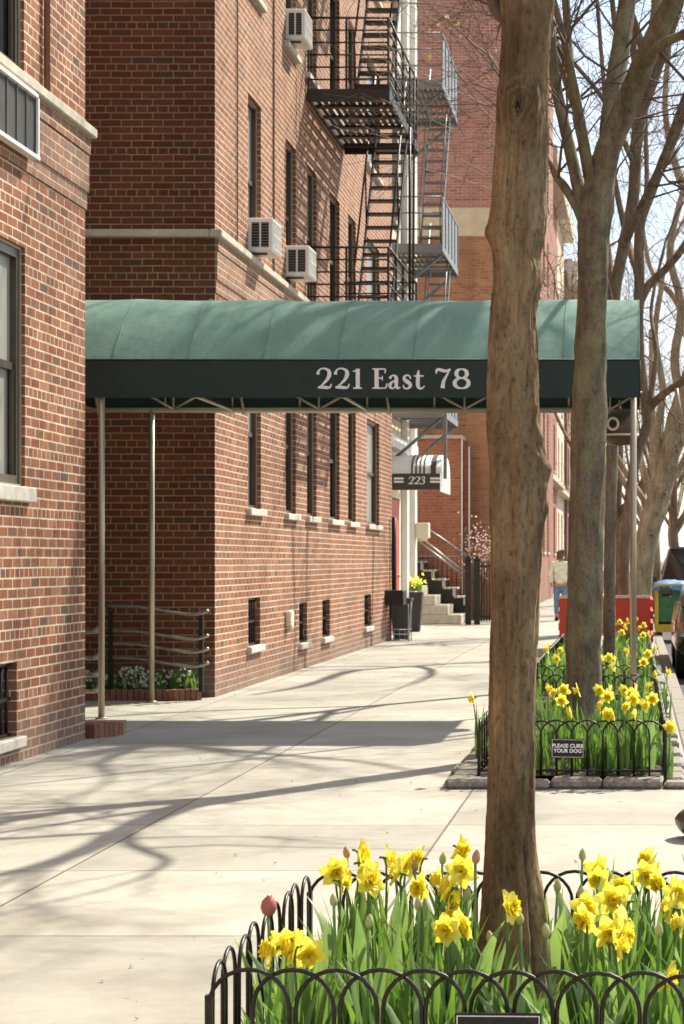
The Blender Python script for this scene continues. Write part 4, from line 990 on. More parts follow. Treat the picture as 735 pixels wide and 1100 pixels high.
T4 = street_tree('street_tree', 'dark crooked tree whose limb bends right of the canopy end', [
    [(671, 692, 30, 13), (671, 640, 30, 11), (673, 560, 30, 10.5), (684, 490, 30, 11), (695, 456, 30, 10.5), (693, 425, 30, 9.5), (689, 392, 30, 9.5), (686, 350, 30, 11), (687, 302, 30, 12), (688, 243, 30, 11), (702, 201, 30, 11), (723, 149, 29.5, 11), (738, 115, 29, 9), (770, 40, 28.5, 8), (790, -40, 28, 5)],
    [(691, 447, 30, 9), (703, 433, 30, 9), (716, 421, 29.5, 8), (735, 409, 29, 8), (765, 390, 28.5, 6), (800, 340, 28, 4)],
    [(687, 325, 30, 10), (698, 305, 30, 9), (716, 288, 29.8, 8.5), (735, 265, 29.5, 8), (765, 220, 29, 6), (800, 150, 28.5, 4)],
    [(686, 300, 30, 8), (670, 240, 31, 7), (655, 160, 31, 6), (648, 80, 31, 5), (640, -20, 31, 4)],
    [(688, 250, 30, 7), (695, 200, 30.5, 6), (694, 120, 31, 5), (700, 20, 31, 4)],
    [(697, 440, 30, 6), (705, 380, 30, 5), (700, 330, 30.5, 4), (715, 260, 31, 3)]],
    0, M['bark3'], M['twig'], 11, grow=3, maxd=3, segs=14, tl=1.15, dens=.7)
T5 = street_tree('street_tree', 'thick pale leaning tree with round cut knots at the right edge', [
    [(686, 662, 39, 27), (691, 600, 39, 24), (700, 560, 39, 25), (712, 520, 39, 24), (721, 480, 39, 24), (738, 425, 39, 25), (762, 360, 39, 22), (780, 290, 39, 18)],
    [(712, 520, 39, 10), (706, 470, 39, 9), (712, 420, 39, 8), (704, 360, 39, 7), (712, 300, 39, 5)],
    [(735, 440, 39, 12), (725, 390, 39, 10), (732, 330, 39, 9), (720, 270, 39, 8), (735, 200, 39, 6)],
    [(750, 395, 39, 12), (735, 345, 39.5, 8), (725, 320, 40, 7), (700, 290, 40, 5), (690, 240, 40, 4)],
    [(775, 300, 39, 12), (755, 240, 39, 10), (730, 190, 39, 9), (715, 120, 39, 7), (720, 40, 39, 5)]],
    0, M['bark_pale'], M['twig_pale'], 13, grow=3, maxd=3, segs=18, tl=1.3, dens=.7)
for px, py, r in ((734, 457, 8), (731, 475, 6), (723, 503, 5.5), (727, 485, 4), (706, 552, 4), (714, 531, 4), (700, 575, 3.5)):
    b = MB(); c = P(px, py, 38.76); rr = r*39/F
    b.add([c+Vector((rr*math.cos(t), .0, rr*math.sin(t))) for t in [2*PI*i/14 for i in range(14)]]+[c+Vector((rr*.55*math.cos(t), -.04, rr*.55*math.sin(t))) for t in [2*PI*i/14 for i in range(14)]]+[c+Vector((0, .02, 0))],
          [(i, (i+1) % 14, 14+(i+1) % 14, 14+i) for i in range(14)]+[(14+i, 14+(i+1) % 14, 28) for i in range(14)], 0, True)
    b.build('cut_knot', M['bark_pale'], T5)
far = [(62, 664, 640, 9, 'bark3', 'small brown street tree seen between the mossy trunk and the canopy pole'), (52, 703, 650, 12, 'bark_pale', 'pale street tree beyond the leaning one near the parked cars'),
       (90, 694, 640, 7, 'bark3', 'faraway street tree left of the road'), (120, 700, 635, 7, 'bark_pale', 'pale faraway street tree where the road narrows'), (75, 725, 640, 9, 'bark3', 'faraway bare tree at the right edge over the parked cars'),
       (105, 722, 630, 7, 'bark_pale', 'pale bare tree at the right edge, farthest down the road')]
for i, (d, px, py, w, bm, lab) in enumerate(far):
    gy = CY+H*F/d; rr = random.Random(40+i); hpx = 7.5*F/d; fk = gy-.36*hpx
    limbs = [[(px, gy, d, w*1.2), (px+1, gy-.2*hpx, d, w), (px+rr.uniform(-3, 3), fk, d, w*.9), (px+rr.uniform(-4, 4), fk-.3*hpx, d, w*.6), (px+rr.uniform(-6, 6), fk-.6*hpx, d, w*.3)]]
    for k in range(5):
        s = rr.choice((-1, 1))*rr.uniform(.1, .4)*hpx
        limbs.append([(px, fk+rr.uniform(-.1, .1)*hpx, d, w*.6), (px+s*.4, fk-.18*hpx, d+rr.uniform(-1, 1), w*.5), (px+s*.8, fk-.45*hpx, d+rr.uniform(-2, 2), w*.35), (px+s, fk-.75*hpx, d, w*.2)])
    street_tree('street_tree', lab, limbs, 0, M[bm], M['twig_pale'] if 'pale' in bm else M['twig'], 60+i, grow=3, maxd=3, segs=8, rings=4, tl=1.9, dens=1.0)

# yellow-green buds on a thin branch left of the front trunk
YT = thing('budding_sapling', (XP(560, 16.2), 16.2, 0), 'thin bare branches dotted with yellow green buds left of the front trunk', 'tree')
b = MB(); b.tube(catmull([(XP(560, 16.2), 16.2, 0), (XP(562, 16.2), 16.2, 2.2), (XP(556, 16.2), 16.2, 3.9), (XP(540, 16.2), 16.1, 5.1), (XP(500, 16), 16.0, 5.42)], 6), [.03-.0009*i for i in range(25)], 6)
rnd = random.Random(17); bd = MB()
for i in range(9):
    c = P(556-rnd.uniform(0, 40), rnd.uniform(60, 230), 16.2); branch(b, c, Vector((-1, rnd.uniform(-.4, .4), rnd.uniform(.1, .9))), rnd.uniform(.5, .9), .006, rnd, 0, 2, 2, .05)
b.build('stems', M['twig_pale'], YT)
for i in range(26):
    px, py = rnd.choice(((440, 55), (455, 62), (482, 22), (490, 28), (500, 40), (462, 30), (508, 38), (520, 60), (524, 80), (530, 46)))
    c = P(px+rnd.gauss(0, 4), py+rnd.gauss(0, 3.5), 16.0+rnd.uniform(-.1, .1))
    for k in range(4):
        d = Vector((rnd.gauss(0, 1), rnd.gauss(0, 1), rnd.gauss(0, 1))).normalized(); e = d.orthogonal().normalized(); r = rnd.uniform(.008, .014)
        bd.add([c, c+d*r+e*r*.6, c+d*r*1.6, c+d*r-e*r*.6], [(0, 1, 2, 3)])
bd.build('buds', leafmat('bud_green_yellow', (.55, .55, .06), (.65, .62, .1), .4), YT)

# ------------------------------------------------------------ flower beds
def hoop_line(b, a, c, sp, wd, z0, z1, r, n=9):
    a = Vector((*a, 0)); c = Vector((*c, 0)); L = (c-a).length; u = (c-a)/L; k = max(1, int(round((L-wd)/sp)))
    nv = Vector((-u.y, u.x, 0))
    for i in range(k+1):
        s = i*(L-wd)/k; off = nv*(.004 if i % 2 else -.004)
        pts = [a+u*s+off+Vector((0, 0, z0))]
        zr = z1-wd/2*.95+random.uniform(-.004, .004); s += random.uniform(-.0025, .0025)
        for j in range(n+1):
            t = PI*j/n; pts.append(a+u*(s+wd/2-wd/2*math.cos(t))+off+Vector((0, 0, zr+wd/2*.95*math.sin(t))))
        pts.append(a+u*(s+wd)+off+Vector((0, 0, z0)))
        b.tube(pts, r, 7 if n > 8 else 5)
def bed(x0, x1, y0, y1, lab, flab, stone, zt, sides, sp=.096, wd=.186, r=.0052, n=12, skew=0, fsides='FLBR', side_sp=None):
    t = thing('flower_bed', ((x0+x1)/2, y0, 0), lab, 'flower bed', 'flower beds along the kerb')
    b = MB(); nx, ny = 14, max(8, int((y1-y0)/.25)); vs = []
    for i in range(nx+1):
        for j in range(ny+1):
            e = min(i, nx-i, j, ny-j); x = x0+.02+(x1-x0-.04)*i/nx; y = y0+.02+(y1-y0-.04)*j/ny
            vs.append((x, y, .03+.03*min(e, 2)+(.012*noise.noise((x*9, y*9, 0)) if e else 0)+(zt-.03 if stone else 0)))
    b.add(vs, [(i*(ny+1)+j, (i+1)*(ny+1)+j, (i+1)*(ny+1)+j+1, i*(ny+1)+j+1) for i in range(nx) for j in range(ny)], 0, True)
    b.build('soil', M['soil'], t)
    if stone:
        rnd = random.Random(int(y0)); 
        def run(xa, ya, xb, yb, horizontal):
            s = 0; L = (xb-xa) if horizontal else (yb-ya)
            while s < L-.05:
                w = min(rnd.uniform(.26, .42), L-s); b = stones; j = rnd.uniform(-.03, .022); hz = zt+rnd.uniform(-.025, .012)
                if horizontal: b.rbox(xa+s+.004, xa+s+w-.004, ya+j, yb+j*.5, 0, hz, .018)
                else: b.rbox(xa+j, xb+j*.5, ya+s+.004, ya+s+w-.004, 0, hz, .018)
                s += w
        stones = MB()
        run(x0-.16, y0-.16, x1+.10, y0, True); run(x0-.16, y1, x1+.1, y1+.12, True); run(x0-.16, y0+.0, x0, y1, False); run(x1, y0, x1+.10, y1, False)
        # bridge between the two corner stones is closed by the runs themselves
        stones.build('stone_edging', M['granite'], t)
    f = thing('hoop_fence', ((x0+x1)/2, y0, 0), flab, 'fence', 'low hooped iron fences round the flower beds')
    zb = (zt if stone else .03)
    z1 = FT if not stone else .385
    for s in fsides:
        b = MB()
        e = .03 if stone else 0
        if s == 'F': hoop_line(b, (x0+e, y0+e+skew), (x1-e, y0+e-skew), sp, wd, zb, z1, r, n)
        if s == 'B': hoop_line(b, (x0+e, y1-e), (x1-e, y1-e), sp, wd, zb, z1, r, n)
        if s == 'L': hoop_line(b, (x0+e, y0+e+skew+.02), (x0+e, y1-e-.02), side_sp or sp, side_sp*.97 if side_sp else wd, zb, z1, r, n)
        if s == 'R': hoop_line(b, (x1-e, y0+e-skew+.02), (x1-e, y1-e-.02), sp, wd, zb, z1, r, n)
        b.build('hoops', M['hoop'], f)
    b = MB(); e = .03 if stone else 0
    ys = [(x0+e, y0+e+skew), (x1-e, y0+e-skew), (x1-e, y1-e), (x0+e, y1-e), (x0+e, y0+e+skew)]
    for (xa, ya), (xb, yb) in zip(ys, ys[1:]): b.tube([(xa, ya, zb+.03), (xb, yb, zb+.03)], r*1.3, 4)
    for xa, ya in ys[:4]: b.box(xa-.008, xa+.008, ya-.008, ya+.008, 0, z1-.06)
    b.build('bottom_rail', M['hoop'], f)
    return t
FT = .405
BX0, BX1 = -.965, .31
bed(BX0, BX1, 4.60, 6.08, 'nearest flower bed of daffodils round the big tan trunk', 'low hooped iron fence round the nearest flower bed', False, .06, 'FLBR', skew=.04, side_sp=.155)
bed(-.95, .21, 12.05, 16.9, 'second flower bed edged in rough stone blocks', 'low hooped iron fence carrying the small dog sign', True, .06, 'FLBR', n=9, r=.006)
bed(-.95, .21, 18.4, 26.5, 'third flower bed beyond the canopy poles', 'low hooped iron fence round the third flower bed', True, .085, 'FL', n=6, r=.006)

rnd = random.Random(31); b = MB()
for i in range(260):
    y = 4.8+rnd.random()**1.6*24; x = rnd.uniform(FX+.05, -.1) if rnd.random() < .5 else (FX+.05+abs(rnd.gauss(0, .12)) if rnd.random() < .5 else rnd.uniform(-1.7, .2))
    if -1.15 < x and not 6.3 < y < 11.7: continue
    if x < FX+1 and 15.0 < y < 19.9 : continue
    a = rnd.random()*6.3; L = rnd.uniform(.006, .022); w = L*rnd.uniform(.12, .5); c = Vector((x, y, .004)); d = Vector((math.cos(a), math.sin(a), rnd.uniform(0, .35)))*L; e = Vector((-math.sin(a), math.cos(a), rnd.uniform(-.2, .3)))*w
    b.add([c-d*.5+Vector((0, 0, L*.2)), c+e, c+d*.6+Vector((0, 0, L*.3)), c-e], [(0, 1, 2, 3)])
tag(b.build('leaf_litter', simple('dry_litter', (.25, .17, .09), .9, scale=30)), 'tiny dry twigs, buds and leaf scraps scattered on the pale sidewalk', 'litter', kind='stuff')
# small signs
def text_mesh(s, size, loc, m, parent, name='lettering'):
    cu = bpy.data.curves.new('t', 'FONT'); cu.body = s; cu.size = size; cu.align_x = 'CENTER'; cu.align_y = 'CENTER'; cu.space_line = .95; cu.offset = .0009
    o = bpy.data.objects.new('t', cu); COL.objects.link(o); bpy.context.view_layer.update()
    me = bpy.data.meshes.new_from_object(o.evaluated_get(bpy.context.evaluated_depsgraph_get()))
    bpy.data.objects.remove(o)
    me.transform(Matrix.Rotation(R(90), 4, 'X')); me.materials.clear(); me.materials.append(m)
    n = bpy.data.objects.new(name, me); COL.objects.link(n); n.parent = parent; n.location = loc
    return n
def dog_sign(cx, y, cz, lab, tilt=0):
    t = thing('small_sign', (cx, y, cz), lab, 'sign', 'small dog signs on the bed fences')
    b = MB(); b.rbox(cx-.096, cx+.096, y, y+.006, cz-.058, cz+.058, .002); b.build('plate', M['black'], t)
    text_mesh('PLEASE CURB\nYOUR DOG', .031, (0, -.0015, 0), M['letter'], t)
    b = MB()
    for bx in ((cx-.09, cx+.09, .050, .052), (cx-.09, cx+.09, -.052, -.050), (cx-.092, cx-.09, -.052, .052), (cx+.09, cx+.092, -.052, .052)): b.box(bx[0], bx[1], y-.001, y-.0003, cz+bx[2], cz+bx[3])
    b.build('border', M['letter'], t)
    t.rotation_euler.y = R(tilt)
dog_sign(XP(610, 12.05), 12.045, H-(804-CY)*12.05/F, 'small black sign reading please curb your dog on the second bed fence', 1)
dog_sign(XP(535, 4.53), 4.535, H-(1088-CY)*4.53/F-.06, 'small black sign on the nearest fence, cut off by the bottom edge', .4)

# plants
def petal(mb, c, fwd, az, L, w, open_, m=0, seg=4, curl=0., rnd=random):
    "petal from c; fwd = axis; az round axis; open_ = angle from axis"
    e = fwd.orthogonal().normalized(); e.rotate(Matrix.Rotation(az, 3, fwd)); s = fwd.cross(e); vs = []; p = c.copy(); an = open_
    for i in range(seg+1):
        t = i/seg; ww = w*math.sin(PI*(.18+.80*t))**.8*.5 if i < seg else w*.04
        up = e*math.sin(an-PI/2)*1.0; nn = (fwd*math.sin(an)-e*math.cos(an))
        ru = rnd.uniform(-.12, .12)*w
        vs += [p-s*ww+nn*(ww*.25+ru), p+nn*(-ww*.1), p+s*ww+nn*(ww*.25-ru)]
        p = p+(fwd*math.cos(an)+e*math.sin(an))*(L/seg); an += curl/seg
    mb.add(vs, [(i*3+k, i*3+k+1, (i+1)*3+k+1, (i+1)*3+k) for i in range(seg) for k in (0, 1)], m, True)
def make_daffodil(seed, hgt, lab, grp, face=None, lod=0):
    rnd = random.Random(seed)
    t = thing('daffodil', (0, 0, 0), lab, 'flower', grp)
    az = rnd.uniform(-PI*1.08, PI*.08) if face is None else face
    f = Vector((math.cos(az), math.sin(az), rnd.uniform(-.45, .5))).normalized()
    lean = Vector((rnd.uniform(-.03, .03), rnd.uniform(-.03, .03), 0)); head = Vector((0, 0, hgt))+lean
    b = MB(); b.tube(catmull([Vector((0, 0, 0)), lean*.4+Vector((0, 0, hgt*.5)), lean+Vector((0, 0, hgt*.95)), head-f*.02+Vector((0, 0, .004)), head], 4), .0034, 5); b.build('stem', M['leaf'], t)
    b = MB(); r = rnd.uniform(.040, .052)
    for k in range(6): petal(b, head, f, k*PI/3+rnd.uniform(-.15, .15), r, r*.78, PI/2-rnd.uniform(-.15, .3), 0, 4, rnd.uniform(-.5, .3), rnd)
    for k in range(6): petal(b, head+f*.006, f, k*PI/3+.5+rnd.uniform(-.3, .3), r*.72, r*.55, PI/2-.45+rnd.uniform(-.3, .2), 0, 3, rnd.uniform(-.6, .6), rnd)
    b.build('petals', M['petal'], t)
    b = MB(); n = 18; rows = [(.0, .009), (.010, .012), (.019, .0145), (.026, .021)]
    e = f.orthogonal().normalized(); s = f.cross(e); vs = []
    for d, rr in rows:
        for k in range(n):
            a = 2*PI*k/n; q = rr*(1+(.18*math.sin(a*6+seed) if d > .02 else 0)+rnd.uniform(-.06, .06)*(d > .015))
            vs.append(head+f*(d+rnd.uniform(-.002, .002)*(d > .015))+(e*math.cos(a)+s*math.sin(a))*q)
    b.add(vs, [(i*n+k, i*n+(k+1) % n, (i+1)*n+(k+1) % n, (i+1)*n+k) for i in range(len(rows)-1) for k in range(n)], 0, True)
    for k in range(12): petal(b, head+f*.010, f, rnd.random()*6.3, .026, .016, rnd.uniform(.1, 1.0), 0, 3, .6, rnd)
    b.build('trumpet', M['trumpet'], t)
    b = MB()
    for k in range(4): blade(b, (rnd.uniform(-.02, .02), rnd.uniform(-.02, .02), 0), rnd.random()*6.3, hgt*rnd.uniform(.65, 1.0), .015, rnd.uniform(.1, .7), 0, rnd, 7)
    b.build('leaves', M['leaf'], t)
    return t
def make_bud(seed, hgt, m, lab, grp, big=False, nm='tulip'):
    rnd = random.Random(seed); t = thing(nm, (0, 0, 0), lab, 'flower', grp)
    lean = Vector((rnd.uniform(-.03, .03), rnd.uniform(-.03, .03), 0)); head = Vector((0, 0, hgt))+lean
    b = MB(); b.tube(catmull([Vector((0, 0, 0)), lean*.5+Vector((0, 0, hgt*.5)), head], 4), .004, 5); b.build('stem', M['leaf_pale'], t)
    b = MB(); sc = 1.0 if big else .72; ax = Vector((rnd.uniform(-.15, .15), rnd.uniform(-.15, .15), 1)).normalized()
    pr = [(0, .006), (.008, .016), (.022, .0205), (.036, .018), (.046, .011), (.052, .003)] if big else [(0, .004), (.008, .012), (.022, .0145), (.038, .0105), (.05, .002)]
    n = 12; e = ax.orthogonal().normalized(); s = ax.cross(e)
    vs = [head+ax*d*sc+(e*math.cos(2*PI*k/n)+s*math.sin(2*PI*k/n))*rr*sc*(1+.10*math.cos(6*PI*k/n)) for d, rr in pr for k in range(n)]
    b.add(vs, [(i*n+k, i*n+(k+1) % n, (i+1)*n+(k+1) % n, (i+1)*n+k) for i in range(len(pr)-1) for k in range(n)], 0, True)
    if big:
        for k in range(3): petal(b, head+ax*.004, ax, k*2.1, .05, .03, .38, 0, 4, -.75, rnd)
    b.build('bloom', m, t)
    b = MB()
    for k in range(3): blade(b, (rnd.uniform(-.02, .02), rnd.uniform(-.02, .02), 0), rnd.random()*6.3, hgt*rnd.uniform(.6, .95), .036, rnd.uniform(.2, .9), 0, rnd, 7)
    b.build('leaves', M['leaf_pale'], t)
    return t
G1 = 'daffodils in the nearest flower bed'
bed1 = [(284.6,1021,'lone yellow daffodil lowest at the left corner of the nearest fence'), (316,1026,'yellow daffodil just inside the left corner, beside the lowest one'), (325,1019,'yellow daffodil half behind its neighbour at the left corner'),
 (360,948,'yellow daffodil at the upper left of the nearest bed, right of the red tulip'), (383,926,'yellow daffodil standing highest on the left of the clump'), (378,917,'yellow daffodil tucked behind the highest left bloom'), (405.7,950,'broad yellow daffodil above the middle of the left clump'),
 (425,930,'yellow daffodil beside the pink tipped bud'), (444,922,'yellow daffodil in the back row left of the trunk'), (453,952,'golden daffodil turned aside left of the trunk'), (474,962,'yellow daffodil hanging left of the trunk'), (483.6,912,'topmost yellow daffodil left of the trunk'),
 (493,937,'yellow daffodil just below the topmost one'), (480,952,'yellow daffodil in the cluster touching the trunk edge'), (497,990,'large yellow daffodil low in front of the trunk edge'), (490,978,'yellow daffodil just over the large low bloom'), (540.7,973,'single daffodil in front of the trunk foot, facing right'),
 (634,985,'yellow daffodil right of the trunk, apart from the others'), (649,933,'yellow daffodil in the back row right of the trunk'), (691,933,'twin yellow daffodil in the back row at right'), (683,940,'yellow daffodil close beside the back row twin'), (676,971,'yellow daffodil at the top of the right cluster'),
 (664,968,'yellow daffodil at the left of the right cluster'), (672,992,'yellow daffodil in the middle of the right cluster'), (670,1017,'lowest yellow daffodil of the right cluster'), (706,1048,'small yellow daffodil near the front hoops at right'), (729,960,'yellow daffodil at the right edge, upper one'), (733,990,'yellow daffodil at the right edge, lower one')]
for i, (px, py, lab) in enumerate(bed1):
    dd = (H-.45)*F/(py-CY); dd = min(max(dd, 4.74), 5.92)
    if 470 < px < 560 and dd > 5.0: dd = min(dd, 5.95) if py < 945 else 5.05
    p = P(px, py, dd); t = make_daffodil(100+i, p.z-.06, lab, G1); t.location = (p.x, p.y, .06)
extra = [(372,936,'yellow daffodil low in the left clump, under the highest bloom'),(396,938,'yellow daffodil squeezed between the two broad left blooms'),(414,922,'yellow daffodil peeping over the left clump'),(436,940,'yellow daffodil under the pink bud in the back row'),(466,944,'yellow daffodil half hidden left of the topmost blooms'),(497,925,'yellow daffodil right beside the topmost one'),(488,1000,'ruffled yellow daffodil drooping below the large low bloom'),(303,1012,'yellow daffodil over the left corner group'),
 (700,925,'yellow daffodil high in the right back row'),(682,985,'yellow daffodil filling the right side of the right cluster'),(661,1000,'yellow daffodil filling the left side of the right cluster'),(679,1005,'ruffled yellow daffodil near the bottom of the right cluster'),(640,975,'yellow daffodil just above the lone right one'),(668,955,'yellow daffodil over the right cluster'),(722,948,'yellow daffodil above the right edge pair'),(655,945,'yellow daffodil in the back row left of the twin'),(735,975,'yellow daffodil between the right edge pair')]
for i, (px, py, lab) in enumerate(extra):
    dd = min(max((H-.44)*F/(py-CY), 4.74), 5.95); p = P(px, py, dd); t = make_daffodil(300+i, p.z-.06, lab, G1); t.location = (p.x, p.y, .06)
GT = 'tulips and buds in the nearest flower bed'
p = P(296, 973, 5.15); make_bud(1, p.z-.06-.03, M['tulip_red'], 'red tulip beside the left fence hoops', GT, True).location = (p.x, p.y, .06)
for i, (px, py, mm, lab) in enumerate([(373,914,'bud_pink','brownish pink tulip bud above the highest left daffodil'), (437,931,'bud_pink','pink tulip bud in the back row, left of a similar one'), (456,928,'bud_pink','pink tulip bud in the back row, just left of the topmost daffodil'), (473.5,922,'bud_green','green tulip bud left of the topmost daffodil'), (510,920,'bud_pink','pink tulip bud touching the trunk edge'),
  (394,990,'bud_green','pale green bud low in the middle of the left clump'), (504.5,962,'bud_green','green bud against the left side of the trunk'), (622,916,'bud_green','tall green bud right of the trunk'), (704,998,'bud_green','pale green bud right of the right cluster'), (567,985,'bud_green','pale green bud at the foot of the trunk'), (528,1008,'bud_green','pale green bud low in front of the trunk'), (363,965,'bud_green','slim green bud under the left blooms'), (448,968,'bud_green','green bud under the golden daffodil'), (600,1000,'bud_green','green bud low between the trunk and the right cluster'), (626,958,'bud_green','green bud above the lone right daffodil'), (660,938,'bud_green','green bud in the back row right of the trunk'), (590,950,'bud_green','small green bud just right of the trunk')]):
    dd = min(max((H-.45)*F/(py-CY), 4.78), 5.9)
    if 500 < px < 575: dd = 5.08
    p = P(px, py, dd); make_bud(30+i, p.z-.06-.02, M[mm], lab, GT).location = (p.x, p.y, .06)
# leaf clumps
def clump(seed, h, pale, n=8):
    rnd = random.Random(seed); b = MB(); 
    tuft(b, (0, 0, 0), .07, h, n, .040 if pale else .017, 0, .75 if pale else .55, seed)
    me = b.build('leaf_clump', M['leaf_pale' if pale else 'leaf']); return me
protos = [clump(i, .33, i % 3 == 0, 10 if i % 3 else 6) for i in range(8)]
used = set()
def place_clump(x, y, z, s, lab, grp, rnd):
    k = rnd.randrange(8); pr = protos[k]
    o = pr if k not in used else pr.copy()
    if k in used: COL.objects.link(o)
    used.add(k)
    o.location = (x, y, z); o.rotation_euler = (0, 0, rnd.random()*6.3); o.scale = (s, s, s*rnd.uniform(.85, 1.15)); tag(o, lab, 'plant', grp)
rnd = random.Random(77)
cnt = 0
while cnt < 125:
    x, y = rnd.uniform(BX0+.07, BX1-.04), rnd.uniform(4.67, 6.0)
    if math.hypot(x+.31, y-5.3) < .15: continue
    s = rnd.uniform(.72, 1.08)+(.24 if y > 5.4 and x > -.25 else 0)
    place_clump(x, y, .05, s, 'tuft of green strap leaves among the daffodils inside the nearest fence', 'leaf tufts in the nearest bed', rnd); cnt += 1
for i in range(175):
    x, y = rnd.uniform(-.9, .18), rnd.uniform(12.12, 16.8) if i < 120 else rnd.uniform(12.12, 13.2)
    if math.hypot(x+.37, y-14.4) < .17: continue
    place_clump(x, y, .07, rnd.uniform(.6, .98), 'tuft of green strap leaves in the stone edged second bed', 'leaf tufts in the second bed', rnd)
for i in range(70):
    place_clump(rnd.uniform(-.9, .18), rnd.uniform(18.5, 26.4), .09, rnd.uniform(.8, 1.15), 'tuft of green strap leaves in the third bed', 'leaf tufts in the third bed', rnd)
# flowers of the further beds: a few built, the rest copied
dp = [make_daffodil(200+i, .36, 'x', 'x') for i in range(6)]; dused = set(); pdn = [0]
def place_daff(px, py, lab, grp, rnd, lo, hi, h=.46):
    dd = min(max((H-h)*F/(py-CY), lo), hi); p = P(px, py, dd); pdn[0] += 1; k = pdn[0] % 6
    o = dp[k] if k not in dused else copy_tree(dp[k]); dused.add(k)
    o.location = (p.x, p.y, p.z-.36); o['label'] = lab; o['category'] = 'flower'; o['group'] = grp
    o.rotation_euler.z = rnd.uniform(-.5, .5)
    return o
ordw = ['first', 'second', 'third', 'fourth', 'fifth', 'sixth', 'seventh', 'eighth', 'ninth', 'tenth', 'eleventh', 'twelfth', 'thirteenth', 'fourteenth', 'fifteenth', 'sixteenth', 'seventeenth', 'eighteenth', 'nineteenth', 'twentieth', 'twenty first', 'twenty second', 'twenty third', 'twenty fourth', 'twenty fifth', 'twenty sixth']
b2f = sorted([(514,750),(589,741),(596,745),(603,752),(606,742),(618.5,741),(619.6,765),(645,742),(650,748),(656,742),(652,768),(646,758),(671,742),(677,745),(683,741),(680,752),(664.7,768),(672,760),(692,758),(699,738),(690,768),(699,750),(719,782)])
for i, (px, py) in enumerate(b2f):
    lab = 'lone yellow daffodil at the left corner of the second bed' if px == 514 else 'yellow daffodil in the second bed, %s bloom from the left' % ordw[i]
    place_daff(px, py, lab, 'daffodils in the second flower bed', rnd, 12.1, 14.2, .5)
b3f = sorted([(586,697),(594,694),(601,699),(598,708),(645,707),(654,707),(666,709),(672,700),(690,711),(696,703),(704,697),(710,725),(716,722),(659,716),(680,706)])
for i, (px, py) in enumerate(b3f):
    place_daff(px, py, 'yellow daffodil farther back by the third bed, %s bloom from the left' % ordw[i], 'daffodils in the third flower bed', rnd, 15.2, 20, .5)
b4f = sorted([(661,672),(667,668),(672,673),(677,667),(683,665),(687,675),(692,672),(668,680),(690,682),(697,681)])
for i, (px, py) in enumerate(b4f):
    place_daff(px, py, 'small yellow daffodil before the red boards, %s bloom from the left' % ordw[i], 'daffodils before the red boards', rnd, 24, 26.3, .55)

# ------------------------------------------------------------ red board enclosure
RB = thing('red_barrier', (-.4, 30, 0), 'red boarded tree guard standing round a tree beyond the third bed', 'barrier')
xa, xb = XP(601, 28.6), XP(699, 28.6)
b = MB(); b.rbox(xa, xb, 28.6, 28.64, .30, .80, .006); b.build('front_board', M['redboard'], RB)
b = MB(); b.box(xa, xb, 28.59, 28.66, .802, .84); b.build('top_edge', simple('pale_board_edge', (.75, .55, .42), .8), RB)
for s, x in ((-1, xa), (1, xb)):
    for k in range(4):
        b = MB(); b.rbox(x-.015 if s < 0 else x-.06, x+.06 if s < 0 else x+.04, 28.66, 31.4, .18+k*.165, .29+k*.165, .006); b.build('side_board', M['redboard'], RB)
for x in (xa+.04, xb-.04):
    for y in (28.68, 31.4):
        b = MB(); b.box(x-.03, x+.03, y, y+.06, 0, .79); b.build('post', M['redboard'], RB)

